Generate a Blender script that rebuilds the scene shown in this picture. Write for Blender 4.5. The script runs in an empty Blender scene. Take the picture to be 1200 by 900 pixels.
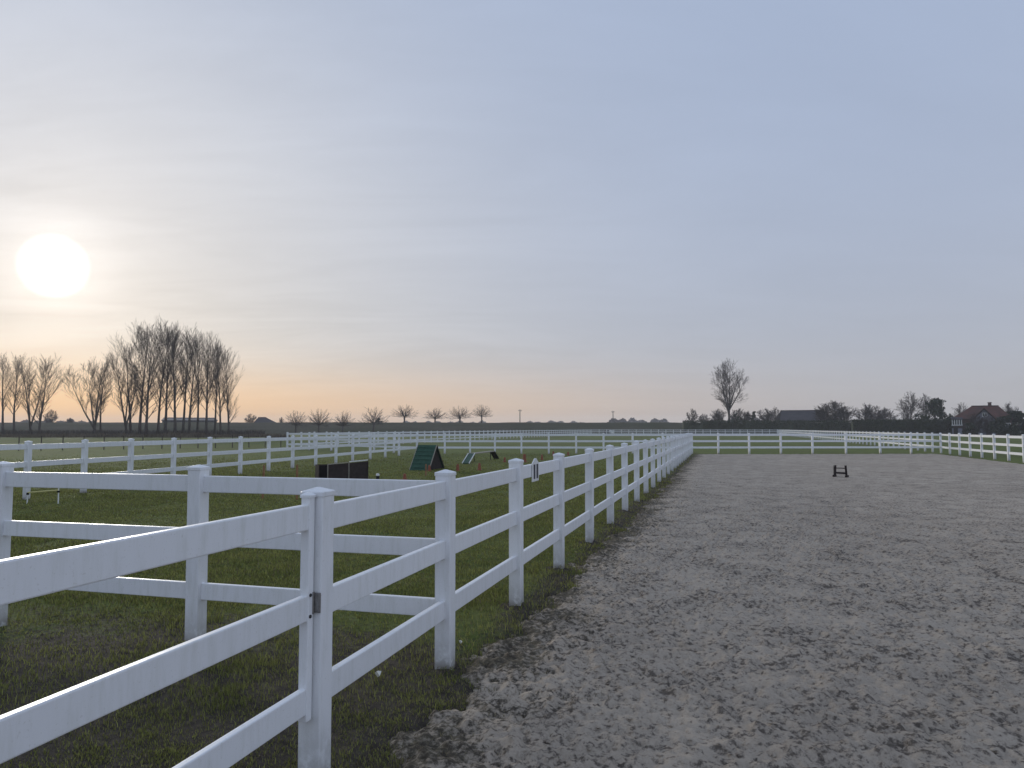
import bpy, math, random
import numpy as np
from mathutils import Vector, Matrix

R = math.radians
rnd = random.Random(7)
scene = bpy.context.scene
col = scene.collection

# ------------------------------------------------------------------ camera
F = 870.0                                # focal length in photo pixels (1200 wide)
HCAM = 1.70
PITCH = math.atan(52.0 / F)
cam_d = bpy.data.cameras.new("camera")
cam_d.sensor_width = 36.0
cam_d.lens = 36.0 * F / 1200.0
cam_d.clip_start = 0.05
cam_d.clip_end = 9000
cam = bpy.data.objects.new("camera", cam_d)
col.objects.link(cam)
cam.location = (0, 0, HCAM)
cam.rotation_euler = (R(90) + PITCH, 0, 0)
scene.camera = cam

# ------------------------------------------------------------------ light
SUN_AZ = math.atan(-537.0 / 860.0)        # measured from the +Y axis, left is negative
SUN_EL = R(10.6)
sun_dir = Vector((math.sin(SUN_AZ) * math.cos(SUN_EL), math.cos(SUN_AZ) * math.cos(SUN_EL), math.sin(SUN_EL)))
sl = bpy.data.lights.new("sun", 'SUN')
sl.energy = 1.5
sl.angle = R(12)
sl.color = (1.0, 0.93, 0.82)
so = bpy.data.objects.new("sun", sl)
col.objects.link(so)
so.rotation_euler = (-sun_dir).to_track_quat('-Z', 'Y').to_euler()

scene.view_settings.view_transform = 'Standard'
scene.view_settings.look = 'None'
scene.view_settings.exposure = 0
scene.view_settings.gamma = 1

# ------------------------------------------------------------------ node helpers
class NT:
    def __init__(self, tree):
        self.t = tree
        self.n = tree.nodes
        self.l = tree.links
    def new(self, typ, **kw):
        nd = self.n.new(typ)
        for k, v in kw.items():
            setattr(nd, k, v)
        return nd
    def put(self, sock, v):
        if hasattr(v, 'is_output'):
            self.l.new(v, sock)
        else:
            sock.default_value = v
    def math(self, op, a, b=None, c=None, clamp=False):
        nd = self.new('ShaderNodeMath', operation=op)
        nd.use_clamp = clamp
        self.put(nd.inputs[0], a)
        if b is not None: self.put(nd.inputs[1], b)
        if c is not None: self.put(nd.inputs[2], c)
        return nd.outputs[0]
    def vmath(self, op, a, b=None, out=0):
        nd = self.new('ShaderNodeVectorMath', operation=op)
        self.put(nd.inputs[0], a)
        if b is not None:
            self.put(nd.inputs['Scale'] if op == 'SCALE' else nd.inputs[1], b)
        return nd.outputs[out]
    def mix(self, fac, a, b):
        nd = self.new('ShaderNodeMix', data_type='RGBA')
        self.put(nd.inputs[0], fac)
        self.put(nd.inputs[6], a if hasattr(a, 'is_output') else (*a, 1))
        self.put(nd.inputs[7], b if hasattr(b, 'is_output') else (*b, 1))
        return nd.outputs[2]
    def ramp(self, v, lo, hi, smooth=True):
        nd = self.new('ShaderNodeMapRange', interpolation_type='SMOOTHSTEP' if smooth else 'LINEAR')
        self.put(nd.inputs[0], v)
        nd.inputs[1].default_value = lo
        nd.inputs[2].default_value = hi
        return nd.outputs[0]
    def noise(self, vec, scale, detail=4, rough=0.55, dist=0.0):
        nd = self.new('ShaderNodeTexNoise')
        if vec is not None: self.l.new(vec, nd.inputs['Vector'])
        nd.inputs['Scale'].default_value = scale
        nd.inputs['Detail'].default_value = detail
        nd.inputs['Roughness'].default_value = rough
        nd.inputs['Distortion'].default_value = dist
        return nd.outputs['Fac']
    def mapping(self, vec, scale=(1, 1, 1), rot=(0, 0, 0), loc=(0, 0, 0)):
        nd = self.new('ShaderNodeMapping')
        self.l.new(vec, nd.inputs[0])
        nd.inputs['Scale'].default_value = scale
        nd.inputs['Rotation'].default_value = rot
        nd.inputs['Location'].default_value = loc
        return nd.outputs[0]

# ------------------------------------------------------------------ sky
world = bpy.data.worlds.new("World")
scene.world = world
world.use_nodes = True
W = NT(world.node_tree)
W.n.clear()
out = W.new('ShaderNodeOutputWorld')
bg = W.new('ShaderNodeBackground')
bg.inputs['Strength'].default_value = 0.1
W.l.new(bg.outputs[0], out.inputs[0])
sky = W.new('ShaderNodeTexSky', sky_type='NISHITA')
sky.sun_disc = False
sky.sun_elevation = SUN_EL
sky.sun_rotation = SUN_AZ
sky.air_density = 1.0
sky.dust_density = 2.0
tc = W.new('ShaderNodeTexCoord')
D = W.vmath('NORMALIZE', tc.outputs['Generated'])
sep = W.new('ShaderNodeSeparateXYZ')
W.l.new(D, sep.inputs[0])
cosg = W.vmath('DOT_PRODUCT', D, tuple(sun_dir), out=1)
g = W.math('MULTIPLY', W.math('ARCCOSINE', W.math('MINIMUM', cosg, 1.0)), 180 / math.pi)
el = W.math('MAXIMUM', W.math('MULTIPLY', W.math('ARCSINE', sep.outputs['Z']), 180 / math.pi), 0.0)
def gauss(v, s, amp=1.0):
    q = W.math('DIVIDE', v, s)
    return W.math('MULTIPLY', W.math('EXPONENT', W.math('MULTIPLY', W.math('MULTIPLY', q, q), -1.0)), amp)
def expo(v, s, amp=1.0):
    return W.math('MULTIPLY', W.math('EXPONENT', W.math('DIVIDE', v, -s)), amp)
# thin high cloud: blue-grey veil, paler towards the horizon and towards the sun
veil = W.mix(expo(el, 11.0), (0.352, 0.432, 0.598), (0.442, 0.437, 0.442))
veil = W.vmath('SCALE', veil, W.math('SUBTRACT', 1.0, W.math('MULTIPLY', W.ramp(g, 60, 140), -0.40)))
def add(c, colr, w):
    return W.vmath('ADD', c, W.vmath('SCALE', colr, w))
ge = W.math('ADD', g, W.math('MULTIPLY', W.math('MAXIMUM', W.math('SUBTRACT', el, 17.0), 0.0), 0.35))
veil = add(veil, (0.262, 0.210, 0.108), gauss(ge, 29.0))
veil = add(veil, (0.10, 0.09, 0.08), gauss(g, 6.0))
veil = add(veil, (0.17, 0.155, 0.14), gauss(g, 3.2))
# cloud streaks, on a flat layer overhead so that they close up towards the horizon
zz = W.math('ADD', W.math('MAXIMUM', sep.outputs['Z'], 0.0), 0.10)
comb = W.new('ShaderNodeCombineXYZ')
W.l.new(W.math('DIVIDE', sep.outputs['X'], zz), comb.inputs[0])
W.l.new(W.math('DIVIDE', sep.outputs['Y'], zz), comb.inputs[1])
P = comb.outputs[0]
st1 = W.noise(W.mapping(P, (0.55, 1.15, 1), (0, 0, R(32))), 1.1, 7, 0.58, 0.9)
st2 = W.noise(W.mapping(P, (0.5, 1.5, 1), (0, 0, R(20)), (3.1, 1.7, 0)), 2.6, 5, 0.6, 0.8)
streak = W.math('ADD', W.math('MULTIPLY', W.math('SUBTRACT', st1, 0.5), 0.42),
                W.math('MULTIPLY', W.math('SUBTRACT', st2, 0.5), 0.14))
sfac = W.math('MULTIPLY', streak, W.math('ADD', 0.22, gauss(g, 34.0, 0.85)))
veil = W.vmath('SCALE', veil, W.math('ADD', 1.0, sfac))
# glow along the horizon under the sun
hw = W.math('MULTIPLY', gauss(el, 3.6), gauss(g, 36.0, 0.98))
veil = W.mix(hw, veil, (0.95, 0.54, 0.21))
# the sun behind the veil
disc = W.ramp(g, 2.25, 0.80)
veil = add(veil, (1.0, 0.97, 0.9), W.math('MULTIPLY', disc, 1.6))
final = W.vmath('ADD', W.vmath('SCALE', veil, 10.5), W.vmath('SCALE', sky.outputs[0], 0.03))
W.l.new(final, bg.inputs['Color'])

# ------------------------------------------------------------------ materials
def material(name, colr, rough=0.8, var=0.0, vscale=5.0, spec=0.3, bump=0.0, bscale=40.0, colr2=None, metal=0.0, detail=4, translucent=0.0, island=0.0):
    m = bpy.data.materials.new(name)
    m.use_nodes = True
    N = NT(m.node_tree)
    b = N.n['Principled BSDF']
    b.inputs['Roughness'].default_value = rough
    b.inputs['Metallic'].default_value = metal
    b.inputs['Specular IOR Level'].default_value = spec
    tcn = N.new('ShaderNodeTexCoord')
    obj = tcn.outputs['Object']
    if colr2 is None:
        colr2 = tuple(c * (1 - var) for c in colr)
    n1 = N.noise(obj, vscale, detail, 0.6)
    f = N.ramp(n1, 0.3, 0.7)
    c = N.mix(f, colr, colr2)
    if island:
        gi = N.new('ShaderNodeNewGeometry')
        k = N.math('ADD', 1 - island, N.math('MULTIPLY', gi.outputs['Random Per Island'], 2 * island))
        c = N.vmath('SCALE', c, k)
    N.l.new(c, b.inputs['Base Color'])
    if bump:
        bn = N.new('ShaderNodeBump')
        bn.inputs['Strength'].default_value = bump
        bn.inputs['Distance'].default_value = 0.01
        N.l.new(N.noise(obj, bscale, 5, 0.6), bn.inputs['Height'])
        N.l.new(bn.outputs[0], b.inputs['Normal'])
    if translucent:
        tr = N.new('ShaderNodeBsdfTranslucent')
        N.l.new(c, tr.inputs['Color'])
        mx = N.new('ShaderNodeMixShader')
        mx.inputs[0].default_value = translucent
        o = N.n['Material Output']
        N.l.new(b.outputs[0], mx.inputs[1]); N.l.new(tr.outputs[0], mx.inputs[2])
        N.l.new(mx.outputs[0], o.inputs[0])
    return m

def pvc_material():
    m = bpy.data.materials.new('white_plastic')
    m.use_nodes = True
    N = NT(m.node_tree)
    b = N.n['Principled BSDF']
    b.inputs['Roughness'].default_value = 0.33
    b.inputs['Specular IOR Level'].default_value = 0.5
    geo = N.new('ShaderNodeNewGeometry')
    oi = N.new('ShaderNodeObjectInfo')
    tcn = N.new('ShaderNodeTexCoord')
    pos = geo.outputs['Position']
    sp = N.new('ShaderNodeSeparateXYZ'); N.l.new(pos, sp.inputs[0])
    # soil splashed on the lowest hand's breadth, algae film, rain streaks
    low = N.math('ADD', N.math('MULTIPLY', N.ramp(sp.outputs['Z'], 0.36, 0.0), 0.6), N.math('MULTIPLY', N.ramp(sp.outputs['Z'], 0.10, 0.0), 0.5))
    n1 = N.noise(pos, 16.0, 6, 0.65)
    splash = N.math('MULTIPLY', low, N.ramp(n1, 0.24, 0.56))
    n2 = N.noise(N.mapping(pos, (7, 7, 1.2)), 3.0, 5, 0.65)
    film = N.math('MULTIPLY', N.ramp(n2, 0.42, 0.78), 0.42)
    c = N.mix(film, (0.775, 0.78, 0.79), (0.55, 0.56, 0.51))
    n3 = N.noise(pos, 90.0, 2, 0.5)
    c = N.mix(N.math('MULTIPLY', N.ramp(n3, 0.62, 0.76), 0.30), c, (0.40, 0.38, 0.33))
    c = N.mix(N.math('MULTIPLY', splash, 0.75), c, (0.17, 0.145, 0.115))
    c = N.vmath('SCALE', c, N.math('ADD', 0.95, N.math('MULTIPLY', oi.outputs['Random'], 0.07)))
    N.l.new(c, b.inputs['Base Color'])
    N.l.new(N.math('ADD', 0.28, N.math('MULTIPLY', n2, 0.25)), b.inputs['Roughness'])
    bn = N.new('ShaderNodeBump')
    bn.inputs['Strength'].default_value = 0.06
    bn.inputs['Distance'].default_value = 0.01
    N.l.new(N.noise(pos, 5.0, 3, 0.5), bn.inputs['Height'])
    N.l.new(bn.outputs[0], b.inputs['Normal'])
    return m

def ground_material():
    m = bpy.data.materials.new('meadow')
    m.use_nodes = True
    N = NT(m.node_tree)
    b = N.n['Principled BSDF']
    b.inputs['Roughness'].default_value = 0.95
    b.inputs['Specular IOR Level'].default_value = 0.12
    geo = N.new('ShaderNodeNewGeometry')
    pos = geo.outputs['Position']
    at = N.new('ShaderNodeAttribute'); at.attribute_name = 'mud'
    big = N.noise(pos, 0.10, 5, 0.6)
    mid = N.noise(pos, 0.9, 6, 0.65)
    fine = N.noise(pos, 14.0, 6, 0.75)
    vfine = N.noise(pos, 70.0, 4, 0.7)
    g1 = N.mix(N.ramp(mid, 0.35, 0.66), (0.108, 0.142, 0.034), (0.150, 0.170, 0.046))
    g1 = N.mix(N.math('MULTIPLY', N.ramp(big, 0.42, 0.68), 0.45), g1, (0.095, 0.085, 0.032))
    g1 = N.mix(N.math('MULTIPLY', N.ramp(fine, 0.40, 0.74), 0.75), g1, (0.030, 0.040, 0.014))
    d1 = N.mix(N.ramp(fine, 0.35, 0.7), (0.085, 0.070, 0.055), (0.036, 0.030, 0.024))
    d1 = N.mix(N.math('MULTIPLY', N.ramp(vfine, 0.56, 0.75), 0.6), d1, (0.20, 0.175, 0.125))
    mm = N.math('ADD', at.outputs['Fac'], N.math('MULTIPLY', N.math('SUBTRACT', mid, 0.5), 1.1))
    mm = N.math('ADD', mm, N.math('MULTIPLY', N.math('SUBTRACT', fine, 0.5), 1.0))
    c = N.mix(N.ramp(mm, 0.30, 0.72), g1, d1)
    N.l.new(c, b.inputs['Base Color'])
    bn = N.new('ShaderNodeBump')
    bn.inputs['Strength'].default_value = 0.9
    bn.inputs['Distance'].default_value = 0.03
    N.l.new(N.math('ADD', fine, N.math('MULTIPLY', vfine, 0.4)), bn.inputs['Height'])
    N.l.new(bn.outputs[0], b.inputs['Normal'])
    return m

def sand_material():
    m = bpy.data.materials.new('trodden_sand')
    m.use_nodes = True
    N = NT(m.node_tree)
    b = N.n['Principled BSDF']
    b.inputs['Roughness'].default_value = 0.93
    b.inputs['Specular IOR Level'].default_value = 0.18
    geo = N.new('ShaderNodeNewGeometry')
    pos = geo.outputs['Position']
    at = N.new('ShaderNodeAttribute'); at.attribute_name = 'damp_shade'
    big = N.noise(pos, 0.22, 4, 0.6)
    mid = N.noise(pos, 1.7, 6, 0.68)
    clod = N.noise(pos, 7.5, 6, 0.72, 0.2)
    fine = N.noise(pos, 60.0, 6, 0.8)
    fleck = N.noise(pos, 21.0, 8, 0.70, 0.0)
    c = N.mix(N.ramp(mid, 0.32, 0.7), (0.455, 0.385, 0.305), (0.385, 0.325, 0.256))
    c = N.mix(N.math('MULTIPLY', N.ramp(big, 0.4, 0.7), 0.30), c, (0.26, 0.210, 0.160))
    damp_shade = N.math('ADD', N.math('ADD', N.math('MULTIPLY', N.math('SUBTRACT', fleck, 0.5), 2.7), N.math('MULTIPLY', N.math('SUBTRACT', mid, 0.5), 0.95)),
                  N.math('MULTIPLY', at.outputs['Fac'], 0.35))
    c = N.mix(N.math('MULTIPLY', N.ramp(damp_shade, -0.02, 0.38), 0.92), c, (0.082, 0.066, 0.053))  # dark flecks: damp clods plus the shaded sides of dents, painted into the colour
    c = N.mix(N.math('MULTIPLY', N.ramp(fine, 0.5, 0.72), 0.45), c, (0.50, 0.44, 0.37))
    c = N.mix(N.math('MULTIPLY', N.ramp(fine, 0.5, 0.30), 0.45), c, (0.16, 0.13, 0.10))
    ae = N.new('ShaderNodeAttribute'); ae.attribute_name = 'soil'
    soil = N.math('ADD', ae.outputs['Fac'], N.math('ADD', N.math('MULTIPLY', N.math('SUBTRACT', fleck, 0.5), 1.6), N.math('MULTIPLY', N.math('SUBTRACT', mid, 0.5), 1.3)))
    sc_ = N.mix(N.ramp(N.math('ADD', N.math('MULTIPLY', clod, 0.4), N.math('MULTIPLY', fleck, 0.6)), 0.40, 0.60), (0.135, 0.115, 0.078), (0.058, 0.048, 0.036))
    c = N.mix(N.ramp(soil, 0.34, 0.80), c, sc_)
    N.l.new(c, b.inputs['Base Color'])
    bn = N.new('ShaderNodeBump')
    bn.inputs['Strength'].default_value = 0.9
    bn.inputs['Distance'].default_value = 0.035
    h = N.math('ADD', clod, N.math('MULTIPLY', fine, 0.35))
    N.l.new(h, bn.inputs['Height'])
    N.l.new(bn.outputs[0], b.inputs['Normal'])
    return m

def dike_material():
    m = bpy.data.materials.new('winter_grass_bank')
    m.use_nodes = True
    N = NT(m.node_tree)
    b = N.n['Principled BSDF']
    b.inputs['Roughness'].default_value = 1.0
    b.inputs['Specular IOR Level'].default_value = 0.05
    geo = N.new('ShaderNodeNewGeometry')
    pos = geo.outputs['Position']
    n1 = N.noise(N.mapping(pos, (0.25, 1, 2.5)), 0.13, 6, 0.65)
    n2 = N.noise(pos, 1.2, 5, 0.7)
    c = N.mix(N.ramp(n1, 0.38, 0.64), (0.098, 0.088, 0.060), (0.062, 0.066, 0.036))
    c = N.mix(N.math('MULTIPLY', N.ramp(n2, 0.4, 0.7), 0.6), c, (0.050, 0.044, 0.032))
    N.l.new(c, b.inputs['Base Color'])
    return m

M = dict(
    pvc=pvc_material(), ground=ground_material(), sand=sand_material(), dike=dike_material(),
    bark=material('grey_bark', (0.090, 0.076, 0.066), 0.95, 0.45, 3.0, spec=0.1, bump=0.4, bscale=14),
    twig=material('bare_twigs', (0.075, 0.060, 0.052), 0.95, 0.35, 1.5, spec=0.08),
    twig_red=material('reddish_twigs', (0.125, 0.092, 0.075), 0.95, 0.35, 1.5, spec=0.08),
    evergreen=material('dark_evergreen_leaves', (0.040, 0.050, 0.026), 0.8, 0.4, 0.8, spec=0.2, island=0.35),
    hedge=material('hedge_leaves', (0.052, 0.060, 0.034), 0.85, 0.35, 0.6, spec=0.15, island=0.3),
    blade=material('grass_blades', (0.235, 0.240, 0.078), 0.9, 0.4, 1.3, spec=0.0, colr2=(0.175, 0.192, 0.060), translucent=0.3, island=0.38),
    straw=material('withered_blades', (0.20, 0.17, 0.10), 0.85, 0.3, 2.0, spec=0.15, translucent=0.2, island=0.35),
    reed=material('dry_reeds', (0.150, 0.120, 0.082), 0.95, 0.4, 0.3, spec=0.08, island=0.4),
    steel=material('dull_steel', (0.30, 0.29, 0.28), 0.45, 0.35, 40, spec=0.5, metal=0.7, bump=0.2, bscale=60),
    screw=material('dark_screw', (0.03, 0.03, 0.03), 0.5, 0.2, 20, spec=0.4),
    greenboard=material('green_rubber_board', (0.034, 0.088, 0.058), 0.8, 0.35, 9, spec=0.25, bump=0.3, bscale=70),
    darkwood=material('dark_stained_wood', (0.034, 0.024, 0.022), 0.75, 0.4, 8, spec=0.25, bump=0.25, bscale=30),
    brownboard=material('brown_board', (0.046, 0.033, 0.031), 0.7, 0.4, 7, spec=0.25, bump=0.2, bscale=40),
    palewood=material('pale_weathered_wood', (0.34, 0.31, 0.26), 0.8, 0.3, 12, spec=0.2, bump=0.25, bscale=60),
    orange=material('orange_painted_wood', (0.29, 0.095, 0.052), 0.7, 0.35, 14, spec=0.3, bump=0.15, bscale=60),
    stake=material('orange_brown_stake', (0.30, 0.165, 0.085), 0.8, 0.35, 10, spec=0.2, bump=0.2, bscale=50),
    white=material('white_paint', (0.74, 0.74, 0.72), 0.55, 0.15, 8, spec=0.35),
    yellow=material('yellow_paint', (0.62, 0.56, 0.24), 0.6, 0.2, 8, spec=0.3),
    black=material('black_plastic', (0.012, 0.011, 0.012), 0.8, 0.2, 10, spec=0.1),
    ink=material('dark_print', (0.035, 0.035, 0.055), 0.5, 0.2, 20, spec=0.3),
    rooftile=material('red_roof_tiles', (0.120, 0.048, 0.036), 0.85, 0.45, 0.9, spec=0.2, colr2=(0.062, 0.038, 0.030)),
    darktile=material('dark_roof_tiles', (0.046, 0.042, 0.048), 0.8, 0.35, 0.8, spec=0.2),
    brick=material('brick_wall', (0.135, 0.085, 0.070), 0.9, 0.35, 2.0, spec=0.15),
    render=material('pale_render', (0.22, 0.22, 0.27), 0.9, 0.25, 0.8, spec=0.15),
    glass=material('window_glass', (0.03, 0.035, 0.04), 0.08, 0.1, 2, spec=0.8),
    barn=material('grey_sheet_cladding', (0.065, 0.065, 0.075), 0.8, 0.2, 0.6, spec=0.2),
    oldwood=material('weathered_post', (0.11, 0.095, 0.08), 0.9, 0.35, 8, spec=0.1),
    wire=material('fence_wire', (0.16, 0.16, 0.16), 0.6, 0.1, 5, spec=0.3, metal=0.5),
    bale=material('pale_bale_wrap', (0.42, 0.43, 0.42), 0.5, 0.2, 3, spec=0.4),
    paper=material('white_petal', (0.72, 0.71, 0.66), 0.7, 0.15, 30, spec=0.2),
    pole=material('grey_mast', (0.12, 0.115, 0.115), 0.8, 0.2, 3, spec=0.2),
)

# ------------------------------------------------------------------ mesh helpers
class MB:
    def __init__(self):
        self.v = []; self.f = []
    def add(self, vs, fs):
        o = len(self.v)
        self.v.extend(tuple(p) for p in vs)
        self.f.extend(tuple(i + o for i in f) for f in fs)
        return self
    def box(self, c, s, rot=None):
        x, y, z = (k / 2 for k in s)
        vs = [Vector((a * x, b * y, d * z)) for d in (-1, 1) for a, b in ((-1, -1), (1, -1), (1, 1), (-1, 1))]
        if rot is not None: vs = [rot @ p for p in vs]
        c = Vector(c)
        return self.add([p + c for p in vs], [(3, 2, 1, 0), (4, 5, 6, 7), (0, 1, 5, 4), (1, 2, 6, 5), (2, 3, 7, 6), (3, 0, 4, 7)])
    def bar(self, a, b, w, h, up=Vector((0, 0, 1))):
        a = Vector(a); b = Vector(b)
        d = (b - a); L = d.length; d.normalize()
        s = d.cross(up)
        if s.length < 1e-4: s = d.cross(Vector((1, 0, 0)))
        s.normalize(); u = s.cross(d)
        vs = []
        for p in (a, b):
            for i, j in ((-1, -1), (1, -1), (1, 1), (-1, 1)):
                vs.append(p + s * (i * w / 2) + u * (j * h / 2))
        return self.add(vs, [(0, 1, 2, 3), (7, 6, 5, 4), (0, 4, 5, 1), (1, 5, 6, 2), (2, 6, 7, 3), (3, 7, 4, 0)])
    def tube(self, pts, rads, n=3):
        pts = [Vector(p) for p in pts]
        vs = []; k = len(pts)
        for i, p in enumerate(pts):
            d = (pts[min(i + 1, k - 1)] - pts[max(i - 1, 0)])
            if d.length < 1e-6: d = Vector((0, 0, 1))
            d.normalize()
            a = d.cross(Vector((0.31, 0.95, 0.07)))
            if a.length < 0.1: a = d.cross(Vector((1, 0, 0)))
            a.normalize(); b = d.cross(a)
            for j in range(n):
                t = 2 * math.pi * j / n
                vs.append(p + (a * math.cos(t) + b * math.sin(t)) * rads[i])
        fs = []
        for i in range(k - 1):
            for j in range(n):
                j2 = (j + 1) % n
                fs.append((i * n + j, i * n + j2, (i + 1) * n + j2, (i + 1) * n + j))
        fs.append(tuple(range(n))[::-1]); fs.append(tuple((k - 1) * n + j for j in range(n)))
        return self.add(vs, fs)
    def lathe(self, prof, n=12, c=(0, 0, 0)):
        vs = []; c = Vector(c)
        for r, z in prof:
            for j in range(n):
                t = 2 * math.pi * j / n
                vs.append(c + Vector((r * math.cos(t), r * math.sin(t), z)))
        fs = []
        for i in range(len(prof) - 1):
            for j in range(n):
                j2 = (j + 1) % n
                fs.append((i * n + j, i * n + j2, (i + 1) * n + j2, (i + 1) * n + j))
        fs.append(tuple(range(n))[::-1]); fs.append(tuple((len(prof) - 1) * n + j for j in range(n)))
        return self.add(vs, fs)
    def prism(self, poly, a, b):
        """poly of (u, v) -> points a(u,v), b(u,v) callables giving the two ends"""
        n = len(poly)
        vs = [a(u, v) for u, v in poly] + [b(u, v) for u, v in poly]
        fs = [tuple(range(n))[::-1], tuple(range(n, 2 * n))]
        fs += [(i, (i + 1) % n, n + (i + 1) % n, n + i) for i in range(n)]
        return self.add(vs, fs)
    def mesh(self, name, mat, bevel=0.0, seg=2, smooth=False):
        me = bpy.data.meshes.new(name)
        me.from_pydata(self.v, [], self.f)
        me.materials.append(mat)
        if bevel:
            import bmesh
            bm = bmesh.new(); bm.from_mesh(me)
            bmesh.ops.recalc_face_normals(bm, faces=bm.faces)
            ed = [e for e in bm.edges if len(e.link_faces) == 2 and e.calc_face_angle(0) > R(20)]
            bmesh.ops.bevel(bm, geom=ed, offset=bevel, segments=seg, affect='EDGES', profile=0.5, clamp_overlap=True)
            bm.to_mesh(me); bm.free()
            smooth = False
        if smooth:
            me.polygons.foreach_set('use_smooth', [True] * len(me.polygons))
        me.update()
        return me

def put(name, me, parent=None, loc=(0, 0, 0), rz=0.0, scale=None):
    o = bpy.data.objects.new(name, me)
    col.objects.link(o)
    o.location = loc
    o.rotation_euler = (0, 0, rz)
    if scale is not None: o.scale = scale
    if parent is not None: o.parent = parent
    return o
def tag(o, label=None, cat=None, group=None, kind=None):
    if label: o['label'] = label
    if cat: o['category'] = cat
    if group: o['group'] = group
    if kind: o['kind'] = kind
    return o
def thing(name, label, cat, loc=(0, 0, 0), rz=0.0, group=None):
    o = bpy.data.objects.new(name, None)
    col.objects.link(o)
    o.empty_display_size = 0.3
    o.location = loc; o.rotation_euler = (0, 0, rz)
    return tag(o, label, cat, group)
def copy_thing(o, parent=None):
    c = o.copy(); col.objects.link(c); c.parent = parent
    for ch in list(o.children): copy_thing(ch, c)
    return c

# pixel column + distance -> ground point; pixel column + row -> ground point
def at(px, d, z=0.0):
    return Vector(((px - 600) / F * d * 1.0, d, z))
def gp(px, py):
    return at(px, F * HCAM / (py - 502.0))
def zat(py, d):
    return HCAM - (py - 502.0) / F * d

# ------------------------------------------------------------------ numpy noise
def _hash(ix, iy, seed):
    h = (ix.astype(np.int64) * 374761393 + iy.astype(np.int64) * 668265263 + seed * 1274126177) & 0xffffffff
    h = ((h ^ (h >> 13)) * 1274126177) & 0xffffffff
    h = h ^ (h >> 16)
    return (h & 0xffff) / 65535.0
def vnoise(x, y, seed=0):
    ix = np.floor(x); iy = np.floor(y)
    fx = x - ix; fy = y - iy
    fx = fx * fx * (3 - 2 * fx); fy = fy * fy * (3 - 2 * fy)
    a = _hash(ix, iy, seed); b = _hash(ix + 1, iy, seed)
    c = _hash(ix, iy + 1, seed); d = _hash(ix + 1, iy + 1, seed)
    return (a * (1 - fx) + b * fx) * (1 - fy) + (c * (1 - fx) + d * fx) * fy - 0.5
def fbm(x, y, seed=0, oct=4, gain=0.5):
    s = 0; amp = 1.0; f = 1.0
    for o in range(oct):
        ca, sa = math.cos(0.6 * o), math.sin(0.6 * o)
        s = s + amp * vnoise((x * ca - y * sa) * f, (x * sa + y * ca) * f, seed + 17 * o)
        amp *= gain; f *= 2.03
    return s
def sstep(v, a, b):
    t = np.clip((v - a) / (b - a), 0, 1)
    return t * t * (3 - 2 * t)

# fence frame: s runs along the arena fence away from the camera, t across it to the right
TH = math.atan(245.0 / F)
US = np.array([math.sin(TH), math.cos(TH)]); UT = np.array([math.cos(TH), -math.sin(TH)])
def st2xy(s, t): return s * US[0] + t * UT[0], s * US[1] + t * UT[1]
def xy2st(x, y): return x * US[0] + y * US[1], x * UT[0] + y * UT[1]
T_MAIN = -2.0 * math.cos(TH)
T_RIGHT = 15.0 * math.cos(TH)
T_FAR = -35.0 * math.cos(TH)

def main_at(px):                        # point on the arena fence line seen in pixel column px
    d = F * (-2.0) / (px - 845.0)
    return at(px, d)
MAIN_PX = [375, 523, 605, 654.4, 690, 714.4, 731.5, 745.3, 756, 764.4, 771.5, 777.2, 782.2, 786.4, 790, 793, 795.8, 798.2, 800.4, 802.4, 804.2, 805.9, 807.4, 808.9, 810.3]
MAIN = [main_at(p) for p in MAIN_PX]
END = MAIN[-1]
RIGHT_CORNER = at(1101, F * 15.0 / (1101 - 845.0))
END_S, END_T = xy2st(END.x, END.y)
RC_S, RC_T = xy2st(RIGHT_CORNER.x, RIGHT_CORNER.y)
def far_edge(t):                        # far border of the sand, a little before the far fence
    return END_S + (t - END_T) / (RC_T - END_T) * (RC_S - END_S) - 0.55

def in_sand(s, t):
    """0 outside the arena .. 1 well inside"""
    wob = 0.14 * fbm(s * 0.55, t * 0.55, 91, 3) + 0.24 * fbm(s * 3.1, t * 3.1, 92, 4, 0.6)
    a = sstep(t + wob, T_MAIN - 0.04, T_MAIN + 0.72)
    b = 1 - sstep(t, T_RIGHT - 0.75, T_RIGHT - 0.35)
    c = 1 - sstep(s - far_edge(t), -0.4, 0.3)
    return a * b * c

POSTS_NEAR = [(p.x, p.y) for p in MAIN[:9]]
def ground_z(x, y):
    s, t = xy2st(x, y)
    d = np.hypot(x, y)
    near = 1 - sstep(d, 18, 45)
    z = near * (0.030 * fbm(x * 1.1, y * 1.1, 3, 4) + 0.016 * fbm(x * 7, y * 7, 5, 4, 0.6) * (1 - sstep(d, 9, 16)))
    for px, py in POSTS_NEAR:           # trodden ring and soil heap round each post
        r = np.hypot(x - px, y - py)
        z = z + np.exp(-(r / 0.15) ** 4) * (0.016 + 0.085 * np.maximum(vnoise(x * 17, y * 17, 8), -0.1))
    z = z - 0.10 * in_sand(s, t)
    return z
def mud_amount(x, y):
    s, t = xy2st(x, y)
    d = np.hypot(x, y)
    strip = np.exp(-((t - T_MAIN - 0.18) / 0.34) ** 2) * 0.70
    gate = (1 - sstep(s, 4.6, 7.4)) * (1 - sstep(-t, 4.5, 9)) * 0.80
    for px, py in POSTS_NEAR:
        r = np.hypot(x - px, y - py)
        strip = np.maximum(strip, 1.15 * np.exp(-(r / 0.19) ** 4))
    path = np.exp(-((y - 11.0 - 0.10 * x) / 0.8) ** 2) * 0.12
    return np.clip(np.maximum(strip, gate) + path, 0, 1) * (1 - sstep(d, 40, 70) * 0.8)

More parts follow.
